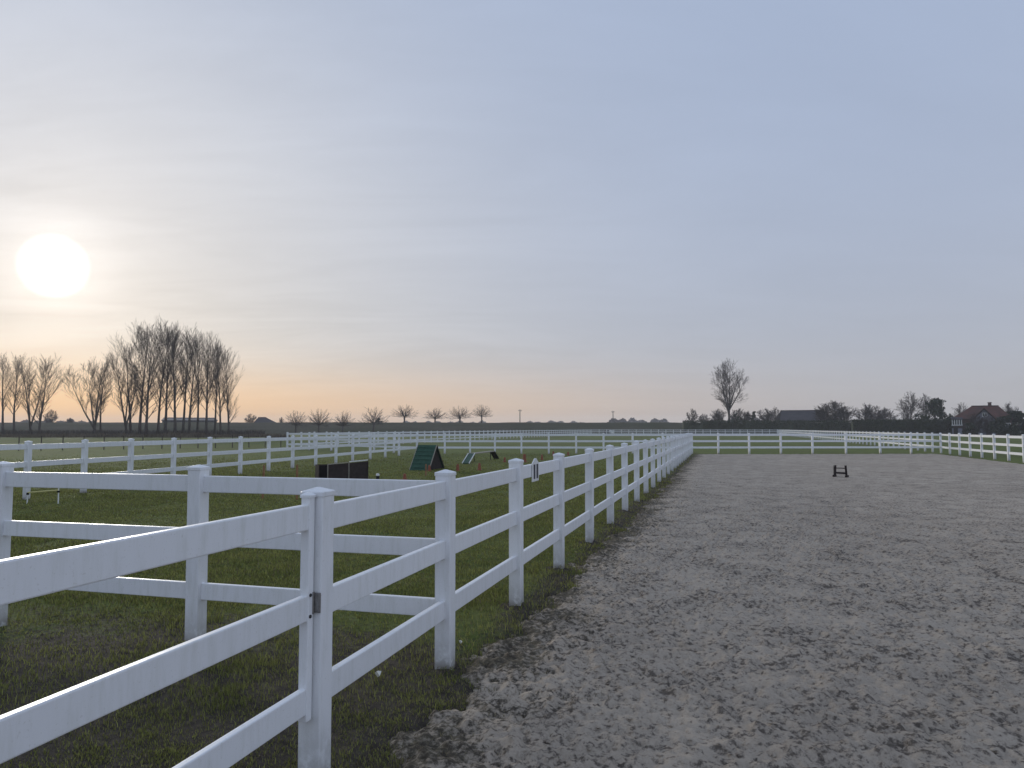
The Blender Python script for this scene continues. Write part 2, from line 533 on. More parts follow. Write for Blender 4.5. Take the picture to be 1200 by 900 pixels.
def graded(lo, mid_lo, mid_hi, hi, step, grow):
    a = list(np.arange(mid_lo, mid_hi, step))
    p, q = a[-1], step
    while p < hi:
        q *= grow; p += q; a.append(min(p, hi))
    b = []; p, q = a[0], step
    while p > lo:
        q *= grow; p -= q; b.append(max(p, lo))
    return np.array(b[::-1] + a)

def grid_mesh(name, S, T, zfun, mat, attr=None, attr_fun=None, attr2=None, attr2_fun=None):
    s, t = np.meshgrid(S, T, indexing='ij')
    x, y = st2xy(s, t)
    z = zfun(x, y, s, t)
    n, k = s.shape
    co = np.stack([x, y, z], -1).reshape(-1, 3).astype(np.float32)
    idx = np.arange(n * k).reshape(n, k)
    q = np.stack([idx[:-1, :-1], idx[:-1, 1:], idx[1:, 1:], idx[1:, :-1]], -1).reshape(-1, 4)
    q = q[:, ::-1]
    me = bpy.data.meshes.new(name)
    me.vertices.add(len(co)); me.vertices.foreach_set('co', co.ravel())
    me.loops.add(q.size); me.loops.foreach_set('vertex_index', q.ravel().astype(np.int32))
    me.polygons.add(len(q))
    me.polygons.foreach_set('loop_start', np.arange(0, q.size, 4, dtype=np.int32))
    me.polygons.foreach_set('use_smooth', np.ones(len(q), dtype=bool))
    me.materials.append(mat)
    me.update(calc_edges=True)
    if attr:
        a = me.attributes.new(attr, 'FLOAT', 'POINT')
        a.data.foreach_set('value', attr_fun(x, y, s, t).ravel().astype(np.float32))
    if attr2:
        a = me.attributes.new(attr2, 'FLOAT', 'POINT')
        a.data.foreach_set('value', attr2_fun(x, y, s, t).ravel().astype(np.float32))
    me.validate()
    # make sure the sheet faces up
    if me.polygons[0].normal.z < 0:
        me.flip_normals()
    return me

# ------------------------------------------------------------------ ground, sand, dike
S1 = graded(-1300, 2.6, 9.0, 1300, 0.045, 1.035)
T1 = graded(-1300, -6.5, -1.2, 1300, 0.045, 1.035)
g_me = grid_mesh('meadow', S1, T1, lambda x, y, s, t: ground_z(x, y), M['ground'], 'mud', lambda x, y, s, t: mud_amount(x, y))
tag(put('ground', g_me), kind='structure')

rs = np.random.RandomState(4)
S2 = [-12, -6, -2, 0.5, 2.0, 2.9]
p = 3.0
while p < 62:
    S2.append(p); p += 0.0060 * max(p, 3.6)
S2 = np.array(S2)
T2 = [T_MAIN + 0.02]
while T2[-1] < T_RIGHT - 0.2:
    w = T2[-1] - T_MAIN
    T2.append(T2[-1] + (0.022 if w < 3.6 else 0.022 + (w - 3.6) * 0.011))
T2 = np.array(T2)
dents = np.zeros((len(S2), len(T2)))
damp_shade = np.zeros_like(dents)
nd = 7000
ds = 3.0 + (30.0 - 3.0) * rs.rand(nd) ** 1.6
dt = T_MAIN + 0.3 + (T_RIGHT - T_MAIN - 0.8) * rs.rand(nd)
for k in range(nd):
    rr = rs.uniform(0.05, 0.12)
    i0, i1 = np.searchsorted(S2, [ds[k] - 2.2 * rr, ds[k] + 2.2 * rr])
    j0, j1 = np.searchsorted(T2, [dt[k] - 2.2 * rr, dt[k] + 2.2 * rr])
    if i1 - i0 < 2 or j1 - j0 < 2: continue
    a = rs.rand() * 6.28
    ss = S2[i0:i1, None] - ds[k]; tt = T2[None, j0:j1] - dt[k]
    u = (ss * math.cos(a) + tt * math.sin(a)) / rr
    v = (-ss * math.sin(a) + tt * math.cos(a)) / (rr * rs.uniform(0.55, 0.9))
    r2 = u * u + v * v
    dep = rs.uniform(0.006, 0.024)
    dents[i0:i1, j0:j1] += -dep * np.exp(-r2 * 1.6) + dep * 0.75 * np.exp(-((np.sqrt((u - 0.5) ** 2 + v * v) - 1.1) / 0.3) ** 2) * (0.6 + 0.4 * np.cos(a))
    if rs.rand() < 0.55:
        damp_shade[i0:i1, j0:j1] = np.maximum(damp_shade[i0:i1, j0:j1], rs.uniform(0.2, 0.75) * np.exp(-r2 * 1.3))  # darkens many hollows, moist sand and painted shade together
def soil_edge(s, t):
    w = 0.25 * fbm(s * 0.5, t * 0.5, 93, 3)
    return 0.50 * (1 - sstep(t + w, T_MAIN + 0.25, T_MAIN + 1.15)) + 0.24 * (1 - sstep(t + w, T_MAIN + 0.8, T_MAIN + 2.6))
def sand_z(x, y, s, t):
    d = np.hypot(x, y)
    nr = 1 - sstep(d, 12, 30)
    z = 0.014 * fbm(x * 0.9, y * 0.9, 21, 3) + 0.016 * fbm(x * 4.5, y * 4.5, 22, 4, 0.6)
    z = z + nr * (0.052 * np.abs(fbm(x * 8, y * 8, 23, 4, 0.62)) + 0.026 * fbm(x * 15, y * 15, 29, 3, 0.62)) + 0.6 * dents * (0.35 + 0.65 * nr)
    ins = in_sand(s, t)
    rag = 0.035 * fbm(x * 9, y * 9, 31, 4, 0.65) * (1 - sstep(ins, 0.3, 1.0))
    return z * (0.45 + 0.55 * ins) - 0.012 - 0.050 * (1 - sstep(ins, 0.0, 0.6)) + rag
s_me = grid_mesh('trodden_sand', S2, T2, sand_z, M['sand'], 'damp_shade', lambda x, y, s, t: damp_shade, 'soil', lambda x, y, s, t: soil_edge(s, t))
tag(put('sand_arena', s_me), kind='structure')

def build_dike():
    xs = np.concatenate([np.arange(-1180, -260, 40), np.arange(-260, 260, 1.6), np.arange(260, 1200, 40)])
    prof = [(207, -0.25), (209, 0.0), (212, 0.75), (216, 1.75), (220, 2.75), (223.5, 3.42), (227, 3.5), (231, 3.3), (246, 0.0), (250, -0.3)]
    V = []; Fc = []
    n = len(prof)
    for i, x in enumerate(xs):
        for j, (d, z) in enumerate(prof):
            nz = float(fbm(np.array(x * 0.11), np.array(d * 0.11), 41, 4)) * 0.22 if 0 < z else 0
            V.append((x, d + 1.0 * math.sin(x * 0.013), z + nz))
    for i in range(len(xs) - 1):
        for j in range(n - 1):
            Fc.append((i * n + j, (i + 1) * n + j, (i + 1) * n + j + 1, i * n + j + 1))
    me = bpy.data.meshes.new('dike_bank'); me.from_pydata(V, [], Fc); me.materials.append(M['dike'])
    tag(put('dike', me), kind='structure')
build_dike()

# ------------------------------------------------------------------ grass (stuff)
def blades_object(name, pts, h, w, mat, seed=0, lean=0.5, label=None):
    n = len(pts); r = np.random.RandomState(seed)
    a = r.rand(n) * 6.283
    wx, wy = np.cos(a) * w / 2, np.sin(a) * w / 2
    la = r.rand(n) * 6.283; lm = h * r.rand(n) * lean
    tip = np.stack([pts[:, 0] + np.cos(la) * lm, pts[:, 1] + np.sin(la) * lm, pts[:, 2] + h], 1)
    mid = np.stack([pts[:, 0] + np.cos(la) * lm * 0.32, pts[:, 1] + np.sin(la) * lm * 0.32, pts[:, 2] + h * 0.58], 1)
    ww = np.stack([wx, wy, np.zeros(n)], 1)
    base = pts.copy(); base[:, 2] -= 0.01
    co = np.stack([base - ww, base + ww, mid + ww * 0.75, mid - ww * 0.75, tip], 1).reshape(-1, 3).astype(np.float32)
    o = np.arange(n)[:, None] * 5
    lv = np.concatenate([o + np.array([0, 1, 2, 3]), o + np.array([3, 2, 4])], 1).ravel().astype(np.int32)
    starts = (np.arange(n)[:, None] * 7 + np.array([0, 4])).ravel().astype(np.int32)
    me = bpy.data.meshes.new(name)
    me.vertices.add(n * 5); me.vertices.foreach_set('co', co.ravel())
    me.loops.add(n * 7); me.loops.foreach_set('vertex_index', lv)
    me.polygons.add(n * 2); me.polygons.foreach_set('loop_start', starts)
    me.materials.append(mat)
    me.update(calc_edges=True)
    return tag(put(name, me), label=label, cat=None, kind='stuff')

def scatter(n, dmin, dmax, seed, power=1.0, margin=1.18):
    r = np.random.RandomState(seed)
    # uniform in the logarithm of distance: dense close by, thinning out far away
    d = np.exp(np.log(dmin) + (np.log(dmax) - np.log(dmin)) * r.rand(n) ** power)
    px = r.rand(n) * 2 - 1
    x = px * d * 600 / F * margin
    return x, d

def grass():
    x, y = scatter(1150000, 3.1, 60, 11)
    s, t = xy2st(x, y)
    keep = (t < T_MAIN + 0.55)
    x, y, s, t = x[keep], y[keep], s[keep], t[keep]
    mu = mud_amount(x, y) + 0.9 * fbm(x * 0.9, y * 0.9, 77, 4) + 0.55 * fbm(x * 4.5, y * 4.5, 78, 3)
    r = np.random.RandomState(5)
    keep = (r.rand(len(x)) > sstep(mu, 0.05, 0.75) * 0.80) & (in_sand(s, t) < 0.35 + 0.2 * r.rand(len(x)))
    keep &= r.rand(len(x)) > sstep(np.hypot(x, y), 22, 60)
    x, y = x[keep], y[keep]
    d = np.hypot(x, y)
    pts = np.stack([x, y, ground_z(x, y)], 1)
    tall = 0.65 + 0.9 * (fbm(x * 0.8, y * 0.8, 61, 3) + 0.35)
    h = (0.016 + 0.030 * r.rand(len(x)) ** 1.5) * np.clip(tall, 0.4, 1.6) * (1 + np.clip(d - 8, 0, 40) * 0.006)
    w = (0.0035 + 0.003 * r.rand(len(x))) * np.clip(d / 5.0, 1, 5.5)
    st = r.rand(len(x)) < 0.20
    print('blades', len(x))
    blades_object('grass', pts[~st], h[~st], w[~st], M['blade'], 1, 0.9)
    blades_object('withered_grass', pts[st], h[st] * 0.8, w[st], M['straw'], 2, 1.8)
    # withered stems and root bits trodden into the border strip and the sand edge
    n = 9000
    sv = 3.0 + 22 * r.rand(n) ** 1.8; tv = T_MAIN + 0.45 + 0.42 * r.randn(n)
    k = (tv > T_MAIN - 0.6) & (tv < T_MAIN + 1.6)
    x, y = st2xy(sv[k], tv[k])
    pts = np.stack([x, y, np.maximum(ground_z(x, y), -0.02) + 0.004], 1)
    hh = 0.008 + 0.02 * r.rand(len(x))
    blades_object('trodden_stems', pts, hh, np.full(len(x), 0.005) * np.clip(np.hypot(x, y) / 6, 1, 3), M['straw'], 3, 3.0)
grass()

def clods():
    """small lumps of turned-up sand and soil, too many to count"""
    r = np.random.RandomState(9)
    mbv = []; mbf = []
    ico = [(0, 0, 1), (0.9, 0, 0.2), (0.2, 0.9, 0.25), (-0.8, 0.35, 0.15), (-0.5, -0.75, 0.2), (0.45, -0.85, 0.1), (0, 0, -0.5)]
    fc = [(0, 1, 2), (0, 2, 3), (0, 3, 4), (0, 4, 5), (0, 5, 1), (6, 2, 1), (6, 3, 2), (6, 4, 3), (6, 5, 4), (6, 1, 5)]
    n = 9000
    s = 3.0 + 20 * r.rand(n) ** 1.7; t = T_MAIN + 0.75 + (12.6) * r.rand(n) ** 1.5
    x, y = st2xy(s, t)
    ii = np.clip(np.searchsorted(S2, s), 0, len(S2) - 1); jj = np.clip(np.searchsorted(T2, t), 0, len(T2) - 1)
    zz = np.maximum(ground_z(x, y), s_z[ii, jj])
    for k in range(n):
        q = r.uniform(0.005, 0.014) if r.rand() < 0.93 else r.uniform(0.014, 0.022)
        a = r.rand() * 6.28; ca, sa = math.cos(a), math.sin(a); sx = r.uniform(0.7, 1.6)
        o = len(mbv)
        for (px, py, pz) in ico:
            px *= sx * r.uniform(0.8, 1.2); py *= r.uniform(0.8, 1.2)
            mbv.append((x[k] + q * (px * ca - py * sa), y[k] + q * (px * sa + py * ca), zz[k] + q * (pz * r.uniform(0.5, 0.9) + 0.1)))
        mbf.extend(tuple(i + o for i in f) for f in fc)
    me = bpy.data.meshes.new('sand_clods'); me.from_pydata(mbv, [], mbf); me.materials.append(M['sand'])
    tag(put('sand_clods', me), kind='stuff')
_s, _t = np.meshgrid(S2, T2, indexing='ij')
_x, _y = st2xy(_s, _t)
s_z = sand_z(_x, _y, _s, _t)
clods()

# ------------------------------------------------------------------ white rail fences
PW = 0.117           # post width
HP = 1.41            # post height with its cap
RAIL_TOP = (1.325, 0.905, 0.480)
RH, RT = 0.130, 0.040
post_me = MB().box((0, 0, (HP - 0.030 - 0.3) / 2), (PW, PW, HP - 0.030 + 0.3)).mesh('post', M['pvc'], 0.007, 2)
def cap_mb():
    m = MB(); w = PW / 2 + 0.0035
    z0, z1, z2 = HP - 0.044, HP - 0.019, HP
    q = ((-1, -1), (1, -1), (1, 1), (-1, 1))
    vs = [(a * w, b * w, z0) for a, b in q] + [(a * w, b * w, z1) for a, b in q] + [(a * 0.008, b * 0.008, z2) for a, b in q]
    m.add(vs, [(3, 2, 1, 0), (0, 1, 5, 4), (1, 2, 6, 5), (2, 3, 7, 6), (3, 0, 4, 7), (4, 5, 9, 8), (5, 6, 10, 9), (6, 7, 11, 10), (7, 4, 8, 11), (8, 9, 10, 11)])
    return m
cap_me = cap_mb().mesh('post_cap', M['pvc'], 0.003, 1)
def far_post():
    m = MB().box((0, 0, (HP - 0.054) / 2 - 0.05), (PW, PW, HP - 0.054 + 0.1))
    c = cap_mb(); m.add(c.v, c.f)
    return m.mesh('plain_post', M['pvc'])
farpost_me = far_post()
rail_me = MB().box((0, 0, 0), (1, RT, RH)).mesh('rail', M['pvc'])
def rail_mesh(L):
    return MB().box((0, 0, 0), (L, RT, RH)).mesh('rail', M['pvc'], 0.006, 2)

def rail_fence(label, pts, posts=None, near=False, skip_first=False, skip_last=False, group='white plastic rail fences', caps_to=62):
    base = pts[0]
    f = thing('rail_fence', label, 'fence', (base.x, base.y, 0), 0, group)
    for i, p in enumerate(pts):
        if (i == 0 and skip_first) or (i == len(pts) - 1 and skip_last): continue
        q = pts[min(i + 1, len(pts) - 1)] - pts[max(i - 1, 0)]
        rz = math.atan2(q.y, q.x)
        close = p.length < caps_to
        jz = rnd.uniform(-0.008, 0.008) if 0 < i else 0.0
        if close:
            po = put('post', post_me, f, (p.x - base.x, p.y - base.y, jz), rz + rnd.uniform(-0.012, 0.012))
            po.rotation_euler[0] = rnd.uniform(-0.004, 0.004); po.rotation_euler[1] = rnd.uniform(-0.004, 0.004)
            put('post_cap', cap_me, po)
        else:
            put('post', farpost_me, f, (p.x - base.x, p.y - base.y, jz), rz)
    for i in range(len(pts) - 1):
        a, b = pts[i], pts[i + 1]
        d = (b - a); L = d.length; u = d / L
        ia = PW / 2 - 0.012; ib = PW / 2 - 0.012
        c = (a + b) / 2 - base
        rz = math.atan2(d.y, d.x)
        me = None
        for zt in RAIL_TOP:
            ln = L - ia - ib
            tilt = rnd.uniform(-0.0022, 0.0022)
            if near and a.length < 40:
                if me is None: me = rail_mesh(ln)
                ro = put('rail', me, f, (c.x, c.y, zt - RH / 2 + rnd.uniform(-0.004, 0.004)), rz)
            else:
                ro = put('rail', rail_me, f, (c.x, c.y, zt - RH / 2), rz, (ln, 1, 1))
            ro.rotation_euler[1] = tilt
    return f

main_f = rail_fence('long white three-rail fence between the sand arena and the grass paddock', MAIN, near=True)

# cross fence leaving the second post of the arena fence to the left
CD = Vector((-math.cos(TH), math.sin(TH), 0))
C0 = MAIN[1]
cross = [C0] + [C0 + CD * t for t in (2.10, 4.13, 6.2, 8.3)]
rail_fence('white three-rail fence crossing the foreground grass at left, behind the gate', cross, near=True, skip_first=True)

# left side of the paddock
D_PX = [35, 101, 155, 205, 247, 283, 316, 344, 371, 394.5, 414, 434.5, 452, 468]
def left_at(px):
    k = (px - 600) / F
    d = (-14.55) / (k - 0.165)
    return at(px, d)
left_pts = [left_at(x) for x in (-52, *D_PX)]
CORNER = at(489, 50.0)
left_pts.append(CORNER)
rail_fence('white fence along the left side of the paddock, behind the yellow-barred hurdle', left_pts, near=True)

# far side of the paddock, from its left corner to the end of the arena fence
pd = [CORNER]
for px in (521.5, 551, 580, 611, 643, 675, 707, 741, 776):
    f_ = (px - 489) / (810.3 - 489)
    pd.append(at(px, 50.0 + f_ * (END.y - 50.0)))
pd.append(END)
rail_fence('white fence closing the far end of the paddock behind the green ramp', pd, skip_first=True, skip_last=True)

# far side of the arena
ad = [END]
for px in (841, 877, 914, 951, 990, 1030, 1066, 1101):
    f_ = (px - 810.3) / (1101 - 810.3)
    ad.append(at(px, END.y + f_ * (RIGHT_CORNER.y - END.y)))
rail_fence('white fence closing the far end of the sand arena behind the small dark hurdle', ad, skip_first=True, skip_last=True)

# right side of the arena and on along the field to the dike
def line_T(T, d): return Vector((T + math.tan(TH) * d, d, 0))
gd = RIGHT_CORNER.y
stepd = 2.0
right_pts = []
d0 = gd - stepd * 10
while d0 < 201:
    right_pts.append(line_T(15.0, d0)); d0 += stepd
rail_fence('very long white fence running along the right side of the arena towards the dike', right_pts)

# far paddock at left: corner, side running away, side across by the dike, and the link to the near paddock
fp = []
d0 = 60.0
while d0 < 201:
    fp.append(line_T(-35.0, d0)); d0 += 1.98
rail_fence('long white fence of the far field running from the left corner towards the dike', fp)
lk = [fp[0]] + [at(px, 60 - 10 * (px - 338) / (489 - 338)) for px in (363, 389, 414, 439, 462)] + [CORNER]
rail_fence('short slanting white fence joining the near paddock to the far field', lk, skip_first=True, skip_last=True)
a, b = fp[-1], right_pts[-1]
n = 25
rail_fence('distant white fence across the field at the foot of the dike', [a + (b - a) * (i / n) for i in range(n + 1)], skip_first=True, skip_last=True)

# ------------------------------------------------------------------ gate
def gate():
    u = Vector((math.sin(TH), math.cos(TH), 0))
    hinge = MAIN[0] - u * (PW / 2 + 0.035) + Vector((-u.y, u.x, 0)) * 0.002
    L = 2.9
    rz = math.atan2(-u.y, -u.x)
    g = thing('field_gate', 'white three-rail gate at lower left, hung on the first arena fence post', 'gate', (hinge.x, hinge.y, 0), rz)
    sw, sd = 0.048, 0.048
    z0, z1 = 0.315, 1.375
    for xx in (0.0, L):
        st = put('stile', MB().box((xx, 0, (z0 + z1) / 2), (sw, sd, z1 - z0)).mesh('stile', M['pvc'], 0.005, 2), g)
        cm = MB(); w = sw / 2 + 0.004
        q = ((-1, -1), (1, -1), (1, 1), (-1, 1))
        vs = [(xx + a * w, b * w, z1 - 0.008) for a, b in q] + [(xx + a * w, b * w, z1 + 0.004) for a, b in q] + [(xx + a * 0.01, b * 0.01, z1 + 0.016) for a, b in q]
        cm.add(vs, [(3, 2, 1, 0), (0, 1, 5, 4), (1, 2, 6, 5), (2, 3, 7, 6), (3, 0, 4, 7), (4, 5, 9, 8), (5, 6, 10, 9), (6, 7, 11, 10), (7, 4, 8, 11), (8, 9, 10, 11)])
        put('stile_cap', cm.mesh('stile_cap', M['pvc']), st)
    for zt in (1.335, 0.905, 0.470):
        put('rail', MB().box((sw / 2 - 0.006 + (L - sw) / 2, 0, zt - 0.061), (L - sw + 0.012, 0.036, 0.122)).mesh('rail', M['pvc'], 0.006, 2), g)
    hg = put('hinge', MB().box((-0.030, 0.036, 0.862), (0.010, 0.044, 0.095)).mesh('hinge', M['steel'], 0.002, 1), g)
    mb = MB().lathe([(0.008, 0.81), (0.008, 0.914)], 10, (-0.020, 0.022, 0))
    put('hinge_pin', mb.mesh('hinge_pin', M['steel'], smooth=False), hg)
    for zz in (0.905, 0.805):
        s = put('screw', MB().lathe([(0.0085, 0), (0.0085, 0.006), (0.005, 0.009)], 8).mesh('screw', M['screw']), g, (0.008, 0.0235, zz))
        s.rotation_euler = (-math.pi / 2, 0, 0)
gate()

# ------------------------------------------------------------------ things hung on the arena fence
def plaque():
    # flat plate with a pointed top, two dark upright strokes, on the arena side of the top rail
    px = 624.0
    p = main_at(px)
    n = Vector((math.cos(TH), -math.sin(TH), 0))
    q = p + n * (RT / 2 + 0.008)
    zb = 1.145
    rz = math.atan2(math.cos(TH), math.sin(TH))
    t = thing('letter_board', 'small white pointed board with two dark strokes on the top rail of the arena fence', 'sign', (q.x, q.y, zb), rz)
    h = 0.24; w = 0.27
    poly = [(-w / 2, 0), (w / 2, 0), (w / 2, h - 0.05), (0.03, h), (-0.03, h), (-w / 2, h - 0.05)]
    mb = MB().prism(poly, lambda u, v: (u, 0.005, v), lambda u, v: (u, -0.007, v))
    put('board', mb.mesh('board', M['white'], 0.002, 1), t)
    for sx in (-0.062, 0.062):
        put('stroke', MB().box((sx, -0.0085, 0.103), (0.062, 0.004, 0.150)).mesh('stroke', M['ink']), t)
plaque()
def dark_plate(px, zc, hh, label):
    p = main_at(px)
    u = Vector((math.sin(TH), math.cos(TH), 0)); n = Vector((math.cos(TH), -math.sin(TH), 0))
    q = p + u * (PW / 2 + 0.05) + n * 0.02
    rz = math.atan2(math.cos(TH), math.sin(TH))
    t = thing('dark_plate', label, 'plate', (q.x, q.y, zc - hh / 2), rz)
    put('plate', MB().box((0.06, 0, hh / 2), (0.17, 0.012, hh)).mesh('plate', M['ink'], 0.003, 1), t)
    for z in (0.03, hh - 0.03):
        put('bracket', MB().box((-0.03, 0, z), (0.05, 0.02, 0.025)).mesh('bracket', M['steel'], 0.002, 1), t)
dark_plate(690, 1.04, 0.25, 'dark blue plate beside the fifth arena fence post, under the top rail')
dark_plate(764.4, 1.06, 0.24, 'dark plate far down the arena fence, beside the tenth post')

# ------------------------------------------------------------------ agility obstacles on the paddock
def a_frame():
    nl = gp(480.7, 551.0)
    v = Vector((0.27, 0.963, 0)).normalized(); u = Vector((v.y, -v.x, 0))
    wd, span, h = 0.82, 1.75, 1.00
    t = thing('climbing_ramp', 'green A-shaped dog climbing ramp with dark open end', 'ramp', nl, math.atan2(u.y, u.x))
    # local frame: x along the ridge, y across
    th = 0.04
    for k, (y0, y1) in enumerate(((0, span / 2), (span, span / 2))):
        d = Vector((0, y1 - y0, h)); sl = d.length
        mb = MB().bar((wd / 2, y0, 0.0), (wd / 2, y1, h), wd, th)
        rp = put('ramp_board', mb.mesh('ramp_board', M['greenboard'], 0.004, 1), t)
        nrm = Vector((0, -h if k == 0 else h, abs(d.y))).normalized()
        for i in range(6):
            f = (i + 0.6) / 6.3
            c = Vector((wd / 2, y0, 0)) + d * f + nrm * 0.03
            put('cleat', MB().bar(c - Vector((wd / 2 - 0.01, 0, 0)), c + Vector((wd / 2 - 0.01, 0, 0)), 0.035, 0.022, nrm).mesh('cleat', M['greenboard']), rp)
        for xx in (-0.008, wd + 0.008):
            put('edge_strip', MB().bar((xx, y0, 0.006), (xx, y1, h + 0.006), 0.02, 0.06).mesh('edge_strip', M['darkwood' if k else 'palewood']), rp)
    mb = MB()
    poly = [(0.10, 0.03), (span - 0.10, 0.03), (span / 2, h - 0.06)]  # dark sheets set into both open ends in place of the shade inside
    mb.prism(poly, lambda a, b: (wd - 0.05, a, b), lambda a, b: (wd - 0.07, a, b))
    put('end_shade', mb.mesh('end_shade', M['darkwood']), t)
    mb = MB()
    mb.prism(poly, lambda a, b: (0.07, a, b), lambda a, b: (0.05, a, b))
    put('end_shade', mb.mesh('end_shade', M['darkwood']), t)
a_frame()

def dog_bridge():
    a = at(553.5, 38.0); b = at(577, 40.5)
    t = thing('dog_bridge', 'low plank bridge with a green ramp, right of the green A-shaped ramp', 'bridge', a)
    A = Vector((0, 0, 0.42)); B = (b - a) + Vector((0, 0, 0.46))
    ax = (b - a).normalized()
    put('plank', MB().bar(A, B, 0.32, 0.045).mesh('plank', M['palewood'], 0.004, 1), t)
    L = at(546, 35.6) - a
    rp = put('ramp', MB().bar(L + Vector((0, 0, 0.03)), A + Vector((-0.03, -0.04, -0.01)), 0.30, 0.035).mesh('ramp', M['greenboard'], 0.003, 1), t)
    dd = (A - L); sd = Vector((dd.y, -dd.x, 0)).normalized()
    for k in (-1, 1):
        put('edge_strip', MB().bar(L + sd * 0.165 * k + Vector((0, 0, 0.04)), A + sd * 0.165 * k + Vector((-0.03, -0.04, 0.01)), 0.03, 0.05).mesh('edge_strip', M['white']), rp)
    Rr = at(581.5, 41.5) - a
    put('ramp', MB().bar(B + Vector((0.0, 0, -0.01)), Rr + Vector((0.02, 0, 0.03)), 0.30, 0.04).mesh('ramp', M['darkwood'], 0.003, 1), t)
    for P_, zt in ((A, 0.40), (B, 0.43)):
        for k in (-1, 1):
            q = Vector((P_.x, P_.y, 0)) + Vector((-ax.y, ax.x, 0)) * 0.11 * k
            put('leg', MB().bar(q, q + Vector((0, 0, zt)), 0.04, 0.04).mesh('leg', M['darkwood']), t)
dog_bridge()

def panel_box():
    a = gp(375.5, 566); b = gp(431.5, 564.0)
    d = b - a; L = d.length; u = d / L
    t = thing('jump_wall', 'low dark brown panelled jump wall behind the cross fence', 'jump wall', a, math.atan2(u.y, u.x))
    h = 0.56; dp = 0.5
    def B(name, c, s, m, par=t): return put(name, MB().box(c, s).mesh(name, M[m], 0.004, 1), par)
    x1, x2 = 0.27, 0.93
    def Z(x): return h + 0.11 * x / L
    def panel(xa, xb, m):
        mb = MB(); poly = [(xa, 0.02), (xb, 0.02), (xb, Z(xb) - 0.02), (xa, Z(xa) - 0.02)]
        mb.prism(poly, lambda p, q: (p, 0.02, q), lambda p, q: (p, 0.0, q))
        return put('panel', mb.mesh('panel', M[m]), t)
    panel(0.0, x1 - 0.03, 'black'); panel(x1 + 0.01, x2 - 0.02, 'brownboard'); panel(x2 + 0.02, L, 'brownboard')
    for xx, m in ((x1 - 0.01, 'palewood'), (x2, 'palewood'), (L + 0.012, 'brownboard'), (-0.012, 'darkwood')):
        put('upright', MB().box((xx, 0.005, Z(xx) / 2), (0.024, 0.04, Z(xx))).mesh('upright', M[m]), t)
    put('top_strip', MB().bar((x1 - 0.01, 0.0, Z(x1)), (x2 - 0.02, 0.0, Z(x2)), 0.05, 0.022).mesh('top_strip', M['palewood']), t)
    put('top_strip', MB().bar((x2 + 0.015, 0.0, Z(x2) + 0.02), (L, 0.0, Z(L) + 0.02), 0.06, 0.03).mesh('top_strip', M['white']), t)
    put('back_board', MB().box((L / 2, dp, h / 2), (L, 0.03, h)).mesh('back_board', M['darkwood']), t)
    put('end_board', MB().box((0.0, dp / 2, h / 2), (0.02, dp - 0.06, h - 0.02)).mesh('end_board', M['darkwood']), t)
    put('end_board', MB().box((L, dp / 2, h / 2), (0.02, dp - 0.06, h - 0.02)).mesh('end_board', M['darkwood']), t)
panel_box()

def bar_hurdle():
    a = gp(36, 590.0); b = gp(72.3, 589.5)
    d = b - a; L = d.length; u = d / L
    t = thing('bar_hurdle', 'thin white hurdle with a sloping yellow bar on the paddock at left', 'hurdle', a, math.atan2(u.y, u.x))
    w1 = put('upright', MB().tube([(0, 0, 0), (0.018, 0, 0.26), (0.05, 0, 0.30), (0.05, 0, 0.62)], [0.014] * 4, 6).mesh('upright', M['white']), t)
    w2 = put('upright', MB().tube([(L, 0, 0), (L, 0, 0.62)], [0.014] * 2, 6).mesh('upright', M['white']), t)
    put('clip', MB().box((0.015, -0.01, 0.235), (0.045, 0.05, 0.05)).mesh('clip', M['black'], 0.004, 1), w1)
    put('clip', MB().box((L, -0.01, 0.275), (0.055, 0.05, 0.04)).mesh('clip', M['black'], 0.004, 1), w2)
    put('bar', MB().tube([(0.02, -0.022, 0.262), (L, -0.022, 0.305)], [0.016, 0.016], 8).mesh('bar', M['yellow']), t)
bar_hurdle()

def cone(px, py, h, w, label):
    p = gp(px, py)
    t = thing('marker_cone', label, 'marker', p, rnd.uniform(0, 1.5), 'orange markers scattered on the paddock')
    put('base', MB().box((0, 0, 0.012), (w * 1.45, w * 1.45, 0.024)).mesh('base', M['orange'], 0.004, 1), t)
    put('body', MB().lathe([(w * 0.52, 0.024), (w * 0.46, h * 0.4), (w * 0.37, h * 0.85), (w * 0.30, h), (w * 0.2, h + 0.008)], 10).mesh('body', M['orange']), t)
cone(536.7, 552.0, 0.28, 0.135, 'reddish orange marker on the grass just right of the green A-shaped ramp')
cone(562, 550.8, 0.29, 0.14, 'reddish orange marker on the grass in front of the plank bridge')
cone(591.5, 541.5, 0.25, 0.13, 'small orange marker left of the third arena fence post, beyond the plank bridge')
cone(614.5, 541.5, 0.40, 0.20, 'biggest orange marker, just right of the third arena fence post')
cone(635, 538.6, 0.28, 0.13, 'orange marker seen above the rail between the white letter board and the fourth post')
cone(648.3, 534.0, 0.28, 0.15, 'orange marker just left of the top of the fourth arena fence post')
cone(665.5, 533.4, 0.22, 0.14, 'most distant orange marker, right of the top of the fourth arena fence post')
cone(475, 562.0, 0.20, 0.13, 'low orange marker peeping over the cross fence left of the green ramp')
cone(503.5, 552.0, 0.24, 0.13, 'small orange marker at the foot of the green ramp, behind the thin stake')

